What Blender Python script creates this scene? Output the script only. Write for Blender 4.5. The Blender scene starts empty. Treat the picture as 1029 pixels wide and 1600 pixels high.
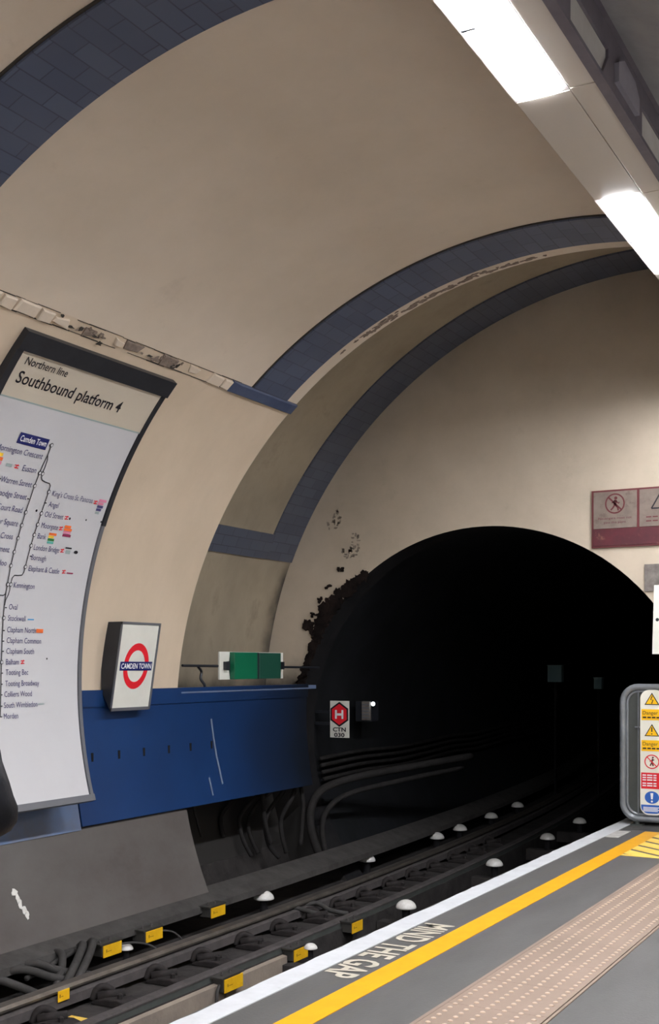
import bpy, bmesh, math, random
from math import sin, cos, pi, radians, sqrt, atan2
from mathutils import Vector, Matrix
random.seed(7)
SC = bpy.context.scene
COL = SC.collection

# ---------------- camera, world, exposure ----------------
YAW = 0.503162
cam_d = bpy.data.cameras.new('camera'); cam = bpy.data.objects.new('camera', cam_d); COL.objects.link(cam)
cam.location = (0, 0, 0); cam.rotation_euler = (pi/2, 0, YAW)
cam_d.sensor_fit = 'VERTICAL'; cam_d.sensor_height = 24.0
cam_d.lens = 1812.27/1600*24.0; cam_d.shift_y = 238.33/1600
cam_d.clip_start = 0.05; cam_d.clip_end = 200
SC.camera = cam
world = bpy.data.worlds.new('world'); SC.world = world; world.use_nodes = True
world.node_tree.nodes['Background'].inputs[0].default_value = (0, 0, 0, 1)
world.node_tree.nodes['Background'].inputs[1].default_value = 0.0
SC.view_settings.view_transform = 'Standard'; SC.view_settings.look = 'None'
SC.view_settings.gamma = 1.0; SC.view_settings.use_curve_mapping = False
SC.view_settings.exposure = 0.0
SC.cycles.diffuse_bounces = 10; SC.cycles.max_bounces = 14
LAMP = 190.0            # strength of the fluorescent diffusers
LAMP_COL = (0.955, 0.965, 1.0)

# ---------------- measured dimensions (eye level is z = 0, platform is z = PZ) ----------------
PZ = -1.36
XC, ZC, RV, RR = -2.380, -0.476, 3.264, 3.872       # platform vault; radius of the wider bay before the end wall
TX, TZ, TR = -3.899, -0.713, 1.981                   # running tunnel bore
Y0, YV, YH = -7.0, 7.67, 10.0
def bend(y):                                         # the track curves away to the left beyond the platform
    return 0.0 if y < 7.5 else -0.006*(y-7.5)**2
def srgb(r, g, b):
    f = lambda c: (c/255/12.92) if c/255 <= 0.04045 else ((c/255+0.055)/1.055)**2.4
    return (f(r), f(g), f(b), 1)

# ---------------- materials ----------------
def mat(name, col, rough=0.6, metal=0.0, var=0.0, scale=4.0, col2=None, bump=0.0, bscale=30.0, stain=None, emit=None, spec=0.5, stretch=(1,1,1)):
    m = bpy.data.materials.new(name); m.use_nodes = True
    nt = m.node_tree; N = nt.nodes; L = nt.links; b = N['Principled BSDF']
    b.inputs['Roughness'].default_value = rough; b.inputs['Metallic'].default_value = metal
    b.inputs['Specular IOR Level'].default_value = spec
    b.inputs['Base Color'].default_value = col
    if emit:
        b.inputs['Emission Color'].default_value = (*emit[0], 1); b.inputs['Emission Strength'].default_value = emit[1]
    tc = N.new('ShaderNodeTexCoord'); mp = N.new('ShaderNodeMapping'); mp.inputs['Scale'].default_value = stretch
    L.new(tc.outputs['Object'], mp.inputs['Vector'])
    out = None
    if var or col2:
        n = N.new('ShaderNodeTexNoise'); n.inputs['Scale'].default_value = scale; n.inputs['Detail'].default_value = 6; n.inputs['Roughness'].default_value = 0.65
        L.new(mp.outputs[0], n.inputs['Vector'])
        r = N.new('ShaderNodeValToRGB'); r.color_ramp.elements[0].position = 0.32; r.color_ramp.elements[1].position = 0.68
        c2 = col2 if col2 else tuple(list(c*(1-var) for c in col[:3])+[1])
        r.color_ramp.elements[0].color = c2; r.color_ramp.elements[1].color = col
        L.new(n.outputs['Fac'], r.inputs['Fac']); out = r.outputs['Color']
    if stain:
        sc, thr, soft, scol, amt = stain
        n2 = N.new('ShaderNodeTexNoise'); n2.inputs['Scale'].default_value = sc; n2.inputs['Detail'].default_value = 8; n2.inputs['Roughness'].default_value = 0.7
        L.new(mp.outputs[0], n2.inputs['Vector'])
        r2 = N.new('ShaderNodeValToRGB'); r2.color_ramp.elements[0].position = thr; r2.color_ramp.elements[1].position = thr+soft
        r2.color_ramp.elements[0].color = (0,0,0,1); r2.color_ramp.elements[1].color = (amt,amt,amt,1)
        L.new(n2.outputs['Fac'], r2.inputs['Fac'])
        mx = N.new('ShaderNodeMix'); mx.data_type = 'RGBA'
        L.new(r2.outputs['Color'], mx.inputs['Factor'])
        if out: L.new(out, mx.inputs['A'])
        else: mx.inputs['A'].default_value = col
        mx.inputs['B'].default_value = scol; out = mx.outputs['Result']
    if out: L.new(out, b.inputs['Base Color'])
    if bump:
        n3 = N.new('ShaderNodeTexNoise'); n3.inputs['Scale'].default_value = bscale; n3.inputs['Detail'].default_value = 5
        L.new(tc.outputs['Object'], n3.inputs['Vector'])
        bp = N.new('ShaderNodeBump'); bp.inputs['Strength'].default_value = bump; bp.inputs['Distance'].default_value = 0.01
        L.new(n3.outputs['Fac'], bp.inputs['Height']); L.new(bp.outputs[0], b.inputs['Normal'])
    return m
M = {}
def add_dark_fade(m, axis, lo, hi, scol, nscale=3.0, amp=.5, lim=None):
    """dark colour that builds up along one axis of the place (object coordinates), edge broken by noise"""
    nt = m.node_tree; N = nt.nodes; L = nt.links; b = N['Principled BSDF']
    src = b.inputs['Base Color'].links[0].from_socket
    tc = N.new('ShaderNodeTexCoord'); sp = N.new('ShaderNodeSeparateXYZ'); L.new(tc.outputs['Object'], sp.inputs[0])
    n = N.new('ShaderNodeTexNoise'); n.inputs['Scale'].default_value = nscale; n.inputs['Detail'].default_value = 7; L.new(tc.outputs['Object'], n.inputs['Vector'])
    ad = N.new('ShaderNodeMath'); ad.operation = 'MULTIPLY_ADD'; ad.inputs[1].default_value = amp; L.new(n.outputs['Fac'], ad.inputs[0]); L.new(sp.outputs[axis], ad.inputs[2])
    mr = N.new('ShaderNodeMapRange'); mr.inputs['From Min'].default_value = lo+amp*.5; mr.inputs['From Max'].default_value = hi+amp*.5; mr.interpolation_type = 'SMOOTHSTEP'
    L.new(ad.outputs[0], mr.inputs['Value'])
    fac = mr.outputs[0]
    if lim:
        m2 = N.new('ShaderNodeMapRange'); m2.inputs['From Min'].default_value = lim[1]; m2.inputs['From Max'].default_value = lim[2]; L.new(sp.outputs[lim[0]], m2.inputs['Value'])
        mu = N.new('ShaderNodeMath'); mu.operation = 'MULTIPLY'; L.new(fac, mu.inputs[0]); L.new(m2.outputs[0], mu.inputs[1]); fac = mu.outputs[0]
    mx = N.new('ShaderNodeMix'); mx.data_type = 'RGBA'; L.new(fac, mx.inputs['Factor']); L.new(src, mx.inputs['A']); mx.inputs['B'].default_value = scol
    L.new(mx.outputs['Result'], b.inputs['Base Color'])
CREAM = (0.70, 0.60, 0.495, 1)
M['cream'] = mat('cream plaster', CREAM, .55, 0, col2=(0.62,0.53,0.43,1), scale=1.1, bump=.10, bscale=9, stain=(3.0,.62,.2,(0.38,0.31,0.24,1),.4))
M['creamwall'] = mat('cream wall plaster', (0.69,0.565,0.435,1), .45, 0, col2=(0.60,0.49,0.37,1), scale=1.6, bump=.08, bscale=12, stain=(4,.62,.2,(0.4,0.31,0.22,1),.4), stretch=(1,1,.4))
M['creamdirty'] = mat('sooty cream plaster', (0.56,0.475,0.375,1), .8, 0, col2=(0.43,0.365,0.285,1), scale=.9, bump=.2, bscale=14, stain=(2.0,.60,.25,(0.15,0.13,0.105,1),.4))
add_dark_fade(M['creamdirty'], 'Z', .10, -.35, (0.020,0.018,0.017,1), 4, .5, ('X', -4.5, -5.0))  # end wall turns dark towards its lower left
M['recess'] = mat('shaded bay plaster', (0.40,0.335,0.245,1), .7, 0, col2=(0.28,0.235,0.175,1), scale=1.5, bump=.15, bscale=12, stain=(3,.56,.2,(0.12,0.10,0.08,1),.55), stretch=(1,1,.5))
add_dark_fade(M['recess'], 'Z', -.05, -.35, (0.022,0.020,0.019,1), 3, .3)  # bay plaster turns dark towards the bottom
add_dark_fade(M['recess'], 'Y', 9.80, 10.06, (0.035,0.031,0.028,1), 5, .25, ('Z', 1.15, .85))  # soot line in the corner by the end wall
M['bluepanel'] = mat('blue enamel', srgb(24,58,108), .38, 0, col2=srgb(22,50,94), scale=1.2, stain=(2.2,.60,.25,srgb(60,70,90),.35))
add_dark_fade(M['bluepanel'], 'Y', 2.2, 4.3, (0.010,0.013,0.020,1), 1.5, .8)  # far end fades to dark: shade of the bay put into the enamel colour
M['bluedull'] = mat('faded blue enamel', srgb(92,116,156), .5, 0, col2=srgb(100,104,118), scale=2.5)
M['grey'] = mat('grey dusty panel', srgb(96,92,90), .75, 0, col2=srgb(80,74,72), scale=1.6, bump=.08, stain=(2.3,.6,.2,srgb(62,50,48),.5), stretch=(1,.7,1))
M['concrete'] = mat('bare grey concrete', (0.38,0.37,0.375,1), .8, 0, col2=(0.24,0.235,0.245,1), scale=1.6, bump=.3, bscale=12, stain=(2.5,.58,.15,(0.42,0.41,0.40,1),.5))
M['whitetile'] = mat('white wall tiling', (0.82,0.80,0.75,1), .3)
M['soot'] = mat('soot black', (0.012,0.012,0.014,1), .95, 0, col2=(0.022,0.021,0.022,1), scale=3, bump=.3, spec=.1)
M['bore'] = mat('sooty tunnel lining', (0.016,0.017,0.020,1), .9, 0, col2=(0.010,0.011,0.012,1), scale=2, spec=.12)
M['dirt'] = mat('brake dust concrete', (0.052,0.047,0.046,1), .95, 0, col2=(0.026,0.024,0.024,1), scale=5, bump=.5, bscale=20, spec=.15)
M['dirt2'] = mat('dusty ledge', (0.075,0.071,0.068,1), .9, 0, col2=(0.045,0.042,0.041,1), scale=6, bump=.4, spec=.2)
M['pit'] = mat('pit wall concrete', (0.30,0.245,0.20,1), .8, 0, col2=(0.20,0.165,0.14,1), scale=3, bump=.3, stain=(2.2,.58,.2,(0.10,0.07,0.05,1),.6))
M['steelrail'] = mat('worn rail steel', (0.24,0.215,0.19,1), .38, .7, col2=(0.15,0.13,0.115,1), scale=8)
M['railside'] = mat('dusty rail side', (0.085,0.075,0.075,1), .85, 0, col2=(0.055,0.05,0.05,1), scale=10, bump=.3, spec=.2)
M['railgreen'] = mat('greenish rail web', (0.065,0.073,0.068,1), .7, 0, col2=(0.045,0.05,0.047,1), scale=6, spec=.3)
M['chair'] = mat('cast iron chair', (0.030,0.025,0.025,1), .8, 0, col2=(0.016,0.014,0.014,1), scale=20, bump=.4, spec=.25)
M['tag'] = mat('yellow tag enamel', srgb(240,190,30), .5, 0, col2=srgb(222,165,20), scale=14, stain=(30,.62,.08,srgb(60,45,20),.6))
M['tagdark'] = mat('dark tag box', (0.04,0.038,0.035,1), .6)
M['insul'] = mat('white glazed ceramic', (0.80,0.79,0.77,1), .25, 0, col2=(0.62,0.6,0.57,1), scale=25)
M['brown'] = mat('rusty marking ink', srgb(90,60,30), .8)
M['cable'] = mat('dusty cable sheath', (0.060,0.057,0.056,1), .8, 0, col2=(0.035,0.033,0.032,1), scale=12, spec=.2)
M['cabledark'] = mat('soot covered cable', (0.030,0.028,0.028,1), .9, 0, col2=(0.018,0.017,0.017,1), scale=9, spec=.1)
M['floor'] = mat('grey platform asphalt', srgb(80,79,78), .62, 0, col2=srgb(70,69,68), scale=3.0, bump=.12, bscale=90, stain=(5,.62,.12,srgb(64,63,63),.5), stretch=(1.6,.5,1))
M['white'] = mat('white line paint', srgb(192,194,198), .5, 0, col2=srgb(178,180,184), scale=9, stain=(16,.66,.06,srgb(150,150,152),.5))
M['yellow'] = mat('yellow line paint', srgb(214,154,2), .5, 0, col2=srgb(204,146,2), scale=8)
M['yellowworn'] = mat('worn yellow paint', srgb(236,200,96), .55, 0, col2=srgb(214,176,70), scale=10)
M['letter'] = mat('off white floor letters', srgb(186,180,164), .55, 0, col2=srgb(168,162,148), scale=14)
M['greypaint'] = mat('light grey paint patch', srgb(186,184,180), .55, 0, col2=srgb(150,148,146), scale=14)
M['tactile'] = mat('buff tactile paving', srgb(136,117,104), .6, 0, col2=srgb(124,107,94), scale=2.2, stain=(9,.6,.2,srgb(126,108,100),.35))
M['blister'] = mat('pale worn blister', srgb(186,164,144), .45, 0, col2=srgb(170,148,130), scale=12)
M['nosing'] = mat('platform nosing', (0.06,0.058,0.056,1), .8, 0, var=.4)
M['panel'] = mat('cream enamel panel', srgb(196,188,180), .42, 0, col2=srgb(198,188,176), scale=1.5, stain=(6,.66,.1,srgb(150,135,110),.4))
M['panelgap'] = mat('dark joint', (0.04,0.035,0.03,1), .8)
M['framewhite'] = mat('light fitting frame', srgb(214,208,206), .4)
M['diffuser'] = mat('lit diffuser', (0.9,0.9,0.9,1), .4, emit=(LAMP_COL, LAMP))
M['beam'] = mat('dusty purple grey steel', srgb(116,110,118), .6, .1, col2=srgb(96,90,100), scale=4)
M['plate'] = mat('pale grey plate', srgb(200,198,194), .6, 0, col2=srgb(180,176,172), scale=3)
M['bracketgrey'] = mat('light purple grey steel', srgb(150,146,156), .5, 0, col2=srgb(132,128,138), scale=5)
M['blackmetal'] = mat('dark frame metal', srgb(46,48,54), .45, .2, col2=srgb(38,40,46), scale=6)
M['greymetal'] = mat('grey frame metal', srgb(104,106,112), .45, .2)
M['poster'] = mat('white poster face', srgb(198,198,202), .28, 0, col2=srgb(192,192,196), scale=1.0)
M['posterhead'] = mat('cream poster header', srgb(196,186,170), .35)
M['ink'] = mat('black print', srgb(22,20,30), .5)
M['greyink'] = mat('grey black print', srgb(52,52,56), .5)
M['inkblue'] = mat('dark blue print', srgb(70,66,112), .5)
M['navy'] = mat('navy enamel', srgb(26,34,100), .4)
M['red'] = mat('red enamel', srgb(222,34,48), .4)
M['signwhite'] = mat('white enamel sign', srgb(222,222,214), .35, 0, col2=srgb(212,212,204), scale=4)
M['printwhite'] = mat('white print', srgb(236,236,240), .4)
M['orange'] = mat('orange print', srgb(232,110,50), .5)
M['pink'] = mat('pink print', srgb(214,130,160), .5)
M['maroon'] = mat('maroon print', srgb(140,40,80), .5)
M['lblue'] = mat('light blue print', srgb(70,150,200), .5)
M['teal'] = mat('teal print', srgb(100,180,170), .5)
M['dgreen'] = mat('dark green print', srgb(50,120,60), .5)
M['yprint'] = mat('yellow print', srgb(240,200,60), .5)
M['greyprint'] = mat('grey print', srgb(150,165,165), .5)
M['green'] = mat('green enamel box', srgb(14,106,74), .4, 0, col2=srgb(14,96,66), scale=3)
M['green2'] = mat('dark green enamel box', srgb(26,74,60), .45)
M['signold'] = mat('dirty grey sign enamel', srgb(126,113,104), .5, 0, col2=srgb(106,94,86), scale=7, stain=(9,.56,.12,srgb(90,70,60),.6))
M['maroonband'] = mat('dirty maroon enamel', srgb(86,30,40), .5, 0, col2=srgb(70,28,36), scale=8, stain=(14,.6,.08,srgb(150,110,90),.4))
M['maroonline'] = mat('dirty maroon print', srgb(96,40,44), .5)
M['signgrey'] = mat('grimy notice', srgb(128,122,116), .6, 0, col2=srgb(96,88,84), scale=14)
M['galv'] = mat('dull galvanised tube', srgb(136,140,146), .32, .35, col2=srgb(118,122,126), scale=9)
M['galvdark'] = mat('dark grey mesh panel', srgb(76,80,78), .5, .3, col2=srgb(62,66,64), scale=3)
M['signcream'] = mat('ivory warning board', srgb(232,230,218), .35)
M['warnyellow'] = mat('warning yellow', srgb(250,194,14), .4)
M['warnblue'] = mat('mandatory blue', srgb(40,96,184), .4)
M['bluetile'] = mat('slate blue glazed tile', srgb(78,88,114), .45, 0, col2=srgb(52,64,94), scale=3)
M['coat'] = mat('black padded coat', (0.007,0.007,0.010,1), .5, 0, col2=(0.008,0.008,0.011,1), scale=5, bump=.2, bscale=40, spec=.12)
M['skin'] = mat('skin', (0.55,0.34,0.25,1), .5)
M['hair'] = mat('dark hair', (0.02,0.015,0.012,1), .5)
M['trouser'] = mat('dark trousers', (0.02,0.022,0.03,1), .8)
M['rust'] = mat('soot crust and rust', (0.006,0.005,0.005,1), .95, 0, col2=(0.024,0.016,0.014,1), scale=7, spec=.1, bump=.5)
M['scuff'] = mat('scuffed grey plaster', (0.20,0.17,0.14,1), .9, 0, col2=(0.32,0.27,0.215,1), scale=26)
M['peel'] = mat('peeled brown paint', (0.15,0.115,0.095,1), .9, 0, col2=(0.28,0.22,0.18,1), scale=22)
M['dimteal'] = mat('dim teal grey paint', srgb(110,140,146), .6)
M['lampblue'] = mat('signal lamp lens', (0.8,0.9,0.9,1), .3, emit=((.85,.97,1.0), 5.0))

def tile_mat(k=1.0):
    m = bpy.data.materials.new('slate blue glazed tiling'); m.use_nodes = True; nt = m.node_tree; N = nt.nodes; L = nt.links; b = N['Principled BSDF']
    tc = N.new('ShaderNodeTexCoord')
    br = N.new('ShaderNodeTexBrick'); br.inputs['Scale'].default_value = 1.0
    br.inputs['Color1'].default_value = srgb(84,94,118); br.inputs['Color2'].default_value = srgb(73,82,106); br.inputs['Mortar'].default_value = srgb(58,64,84)
    br.inputs['Mortar Size'].default_value = .0035; br.inputs['Brick Width'].default_value = .232; br.inputs['Row Height'].default_value = .10; br.inputs['Bias'].default_value = .1
    L.new(tc.outputs['UV'], br.inputs['Vector'])
    n = N.new('ShaderNodeTexNoise'); n.inputs['Scale'].default_value = 2.5; n.inputs['Detail'].default_value = 6
    L.new(tc.outputs['Object'], n.inputs['Vector'])
    mx = N.new('ShaderNodeMix'); mx.data_type = 'RGBA'; mx.blend_type = 'MIX'
    r = N.new('ShaderNodeValToRGB'); r.color_ramp.elements[0].position = .45; r.color_ramp.elements[1].position = .75; r.color_ramp.elements[1].color = (.55,.55,.55,1)
    L.new(n.outputs['Fac'], r.inputs['Fac']); L.new(r.outputs['Color'], mx.inputs['Factor'])
    L.new(br.outputs['Color'], mx.inputs['A']); mx.inputs['B'].default_value = srgb(90,96,114)
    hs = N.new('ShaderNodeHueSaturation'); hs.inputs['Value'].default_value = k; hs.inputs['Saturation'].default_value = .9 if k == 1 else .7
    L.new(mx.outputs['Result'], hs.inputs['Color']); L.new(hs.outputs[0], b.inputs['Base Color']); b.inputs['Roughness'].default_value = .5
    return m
M['tiles'] = tile_mat(); M['tiles_shaded'] = tile_mat(.8)  # bay copy of the tiling: dirtier, with shade put into its colour

# ---------------- helpers ----------------
def link(name, me, parent=None):
    o = bpy.data.objects.new(name, me); COL.objects.link(o)
    if parent is not None: o.parent = parent
    return o
def tag(o, label=None, cat=None, group=None, kind=None):
    if label: o['label'] = label
    if cat: o['category'] = cat
    if group: o['group'] = group
    if kind: o['kind'] = kind
    return o
def thing(name, label, cat, loc=(0,0,0), group=None):
    o = bpy.data.objects.new(name, None); COL.objects.link(o); o.location = loc; o.empty_display_size = .1
    return tag(o, label, cat, group)
class MB:
    """collects geometry in world coordinates; build() links it as ONE mesh object, relative to its parent's location"""
    def __init__(s): s.v = []; s.f = []; s.m = []; s.uv = {}
    def add(s, vs, fs, mi=0):
        k = len(s.v); s.v += [tuple(v) for v in vs]
        for f in fs: s.f.append(tuple(k+i for i in f)); s.m.append(mi)
        return s
    def box(s, x0, x1, y0, y1, z0, z1, mi=0):
        vs = [(x,y,z) for x in (x0,x1) for y in (y0,y1) for z in (z0,z1)]
        return s.add(vs, [(0,1,3,2),(4,6,7,5),(0,4,5,1),(2,3,7,6),(0,2,6,4),(1,5,7,3)], mi)
    def prism(s, poly, axis, a, b, mi=0, ysub=1, dx=None):
        """poly 2D points extruded from a to b along axis ('x': poly=(y,z), 'y': poly=(x,z), 'z': poly=(x,y))"""
        n = len(poly); put = {'x': lambda p,t:(t,p[0],p[1]), 'y': lambda p,t:(p[0]+(dx(t) if dx else 0),t,p[1]), 'z': lambda p,t:(p[0],p[1],t)}[axis]
        vs = []; fs = []
        for k in range(ysub+1):
            t = a+(b-a)*k/ysub; vs += [put(p,t) for p in poly]
        for k in range(ysub):
            for i in range(n):
                j = (i+1)%n; fs.append((k*n+i, k*n+j, (k+1)*n+j, (k+1)*n+i))
        fs.append(tuple(range(n))[::-1]); fs.append(tuple(ysub*n+i for i in range(n)))
        return s.add(vs, fs, mi)
    def tube(s, pts, r, n=8, mi=0, taper=None):
        pts = [Vector(p) for p in pts]; vs = []; fs = []; up = None
        for i, p in enumerate(pts):
            d = (pts[min(i+1,len(pts)-1)]-pts[max(i-1,0)]).normalized()
            if up is None:
                up = d.orthogonal().normalized()
            up = (up-d*up.dot(d)).normalized(); w = d.cross(up)
            rr = r*(taper[i] if taper else 1)
            for k in range(n):
                a = 2*pi*k/n; vs.append(p+up*rr*cos(a)+w*rr*sin(a))
        for i in range(len(pts)-1):
            for k in range(n):
                k2 = (k+1)%n; fs.append((i*n+k, i*n+k2, (i+1)*n+k2, (i+1)*n+k))
        fs.append(tuple(range(n))[::-1]); fs.append(tuple((len(pts)-1)*n+k for k in range(n)))
        return s.add(vs, fs, mi)
    def lathe(s, c, prof, n=16, mi=0):
        vs = []; fs = []
        for r, z in prof:
            for k in range(n):
                a = 2*pi*k/n; vs.append((c[0]+r*cos(a), c[1]+r*sin(a), c[2]+z))
        for i in range(len(prof)-1):
            for k in range(n):
                k2 = (k+1)%n; fs.append((i*n+k, i*n+k2, (i+1)*n+k2, (i+1)*n+k))
        fs.append(tuple(range(n))[::-1]); fs.append(tuple((len(prof)-1)*n+k for k in range(n)))
        return s.add(vs, fs, mi)
    def build(s, name, mats, parent=None, smooth=False, recalc=True, bevel=0, uvs=None):
        me = bpy.data.meshes.new(name)
        off = parent_off(parent)
        me.from_pydata([(v[0]-off[0], v[1]-off[1], v[2]-off[2]) for v in s.v], [], s.f)
        if not isinstance(mats, (list, tuple)): mats = [mats]
        for m in mats: me.materials.append(m)
        me.polygons.foreach_set('material_index', s.m)
        if smooth: me.polygons.foreach_set('use_smooth', [True]*len(s.f))
        if recalc:
            bm = bmesh.new(); bm.from_mesh(me); bmesh.ops.recalc_face_normals(bm, faces=bm.faces)
            bm.to_mesh(me); bm.free()
        if uvs:
            lay = me.uv_layers.new(name='UVMap')
            for lp in me.loops: lay.data[lp.index].uv = uvs[lp.vertex_index]
        me.update()
        o = link(name, me, parent)
        if bevel:
            bv = o.modifiers.new('bevel', 'BEVEL'); bv.width = bevel; bv.segments = 2; bv.limit_method = 'ANGLE'
        return o
def parent_off(p):
    o = Vector((0,0,0))
    while p is not None: o += p.location; p = p.parent
    return o
def arc_shell(cx, cz, r, a0, a1, y0, y1, thick, mat_, name, parent=None, na=None, ny=1, dx=None):
    """part of a cylinder wall (degrees), thickness outward; UV = (y, arc length)"""
    na = na or max(4, int(abs(a1-a0)/1.5)); vs = []; fs = []; uv = []
    for j in range(ny+1):
        y = y0+(y1-y0)*j/ny; ox = dx(y) if dx else 0
        for i in range(na+1):
            a = radians(a0+(a1-a0)*i/na)
            for rr in (r, r+thick):
                vs.append((cx+ox+rr*cos(a), y, cz+rr*sin(a))); uv.append((y, a*r))
    W = (na+1)*2
    for j in range(ny):
        for i in range(na):
            a = j*W+i*2; b = a+2; c = a+W; d = c+2
            fs += [(a,b,d,c), (a+1,c+1,d+1,b+1)]
        a = j*W; fs.append((a,a+W,a+W+1,a+1)); a = j*W+na*2; fs.append((a,a+1,a+W+1,a+W))
    for i in range(na):
        a = i*2; fs.append((a,a+1,a+3,a+2)); a = ny*W+i*2; fs.append((a,a+2,a+3,a+1))
    b = MB(); b.add(vs, fs)
    o = b.build(name, mat_, parent, smooth=False, uvs=uv)
    me = o.data
    # smooth only the curved faces
    for p in me.polygons:
        if abs(p.normal.y) < .5: p.use_smooth = True
    o.data.set_sharp_from_angle(angle=radians(30)) if hasattr(o.data, 'set_sharp_from_angle') else None
    return o
def struct(o): o['kind'] = 'structure'; return o

_fc = {}
def text_geo(s, bold=0.0):
    """verts (x,y) and faces of a flat text, baseline y=0, cap height scaled to 1"""
    if (s, bold) in _fc: return _fc[(s, bold)]
    cu = bpy.data.curves.new('t', 'FONT'); cu.body = s; cu.size = 1; cu.offset = bold; cu.resolution_u = 3
    o = bpy.data.objects.new('t', cu); COL.objects.link(o)
    bpy.context.view_layer.update()
    me = bpy.data.meshes.new_from_object(o)
    v = [(a.co.x, a.co.y) for a in me.vertices]; f = [tuple(p.vertices) for p in me.polygons]
    bpy.data.objects.remove(o); bpy.data.meshes.remove(me); bpy.data.curves.remove(cu)
    x0 = min(p[0] for p in v); x1 = max(p[0] for p in v)
    v = [((p[0]-x0), p[1]/0.69) for p in v]
    _fc[(s, bold)] = (v, f, x1-x0); return _fc[(s, bold)]
def put_text(b, s, fn, x, y, h, width=None, align='L', mi=0, bold=0.0):
    """adds text to MB b through fn(u, v) -> 3D point; h is the cap height"""
    v, f, w = text_geo(s, bold); sx = (width/w) if width else h*1.45*0.92
    W = w*sx; x0 = x if align == 'L' else (x-W if align == 'R' else x-W/2)
    b.add([fn(x0+p[0]*sx, y+p[1]*h) for p in v], f, mi)
def flat_poly(b, pts, fn, mi=0):
    b.add([fn(*p) for p in pts], [tuple(range(len(pts)))], mi)
def disc(b, cx, cy, r, fn, mi=0, n=28, rx=None, r_in=None):
    rx = rx or r
    if r_in is None:
        flat_poly(b, [(cx+rx*cos(2*pi*k/n), cy+r*sin(2*pi*k/n)) for k in range(n)], fn, mi)
    else:
        vs = [fn(cx+rx*cos(2*pi*k/n), cy+r*sin(2*pi*k/n)) for k in range(n)]+[fn(cx+rx*r_in*cos(2*pi*k/n), cy+r*r_in*sin(2*pi*k/n)) for k in range(n)]
        b.add(vs, [(k,(k+1)%n,n+(k+1)%n,n+k) for k in range(n)], mi)
def stroke(b, pts, w, fn, mi=0):
    """polyline of constant width in the (u,v) plane"""
    n = len(pts); L_ = []; R_ = []
    for i in range(n):
        p0 = pts[max(i-1,0)]; p1 = pts[min(i+1,n-1)]
        dx_, dy_ = p1[0]-p0[0], p1[1]-p0[1]; l = math.hypot(dx_,dy_) or 1
        nx, ny = -dy_/l*w/2, dx_/l*w/2
        L_.append((pts[i][0]+nx, pts[i][1]+ny)); R_.append((pts[i][0]-nx, pts[i][1]-ny))
    vs = [fn(*p) for p in L_]+[fn(*p) for p in R_]
    b.add(vs, [(i,i+1,n+i+1,n+i) for i in range(n-1)], mi)
def rrect(cx, cy, w, h, r, n=6):
    out = []
    for (sx, sy, a0) in ((1,1,0),(-1,1,90),(-1,-1,180),(1,-1,270)):
        for k in range(n+1):
            a = radians(a0+90*k/n); out.append((cx+sx*(w/2-r)+r*cos(a), cy+sy*(h/2-r)+r*sin(a)))
    return out
def smooth_path(P, n=8):
    P = [Vector(p) for p in P]; out = []
    for i in range(len(P)-1):
        p0 = P[max(i-1,0)]; p1 = P[i]; p2 = P[i+1]; p3 = P[min(i+2,len(P)-1)]
        for k in range(n):
            t = k/n
            out.append(.5*((2*p1)+(p2-p0)*t+(2*p0-5*p1+4*p2-p3)*t*t+(3*p1-p0-3*p2+p3)*t**3))
    out.append(P[-1]); return out

# =====================================================================
# SETTING: platform vault, wider bay, end wall, running tunnel
# =====================================================================
def vp(a, r=RV): a = radians(a); return XC+r*cos(a), ZC+r*sin(a)
struct(arc_shell(XC, ZC, RV, 80, 130.7, Y0, YV, .12, M['cream'], 'ceiling'))
struct(arc_shell(XC, ZC, RV, 40, 80, Y0, YH, .12, M['concrete'], 'ceiling_right'))
struct(arc_shell(XC, ZC, RV, -24, 40, Y0, YH, .12, M['whitetile'], 'wall_right'))
struct(arc_shell(XC, ZC, RV, 130.7, 175.4, Y0, YV, .12, M['creamwall'], 'wall_left'))
struct(arc_shell(XC, ZC, RV, 175.4, 205.0, Y0, YV, .10, M['dirt'], 'wall_left_lower'))
# the wider bay between the platform vault and the end wall
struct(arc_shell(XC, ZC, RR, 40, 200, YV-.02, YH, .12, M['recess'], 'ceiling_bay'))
struct(arc_shell(XC, ZC, RR, 200, 216, YV-.6, YH, .12, M['dirt'], 'wall_left_bay'))
b = MB()                                      # ring that closes the step between the two radii
na = 96; vs = []; fs = []
for i in range(na+1):
    a = radians(38+(205-38)*i/na)
    for rr in (RV+.02, RR+.1):
        for y in (YV-.10, YV-.005): vs.append((XC+rr*cos(a), y, ZC+rr*sin(a)))
for i in range(na):
    k = i*4; fs += [(k,k+4,k+6,k+2),(k+1,k+3,k+7,k+5),(k,k+1,k+5,k+4),(k+2,k+6,k+7,k+3)]
b.add(vs, fs); struct(b.build('trim_step', M['recess']))
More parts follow.
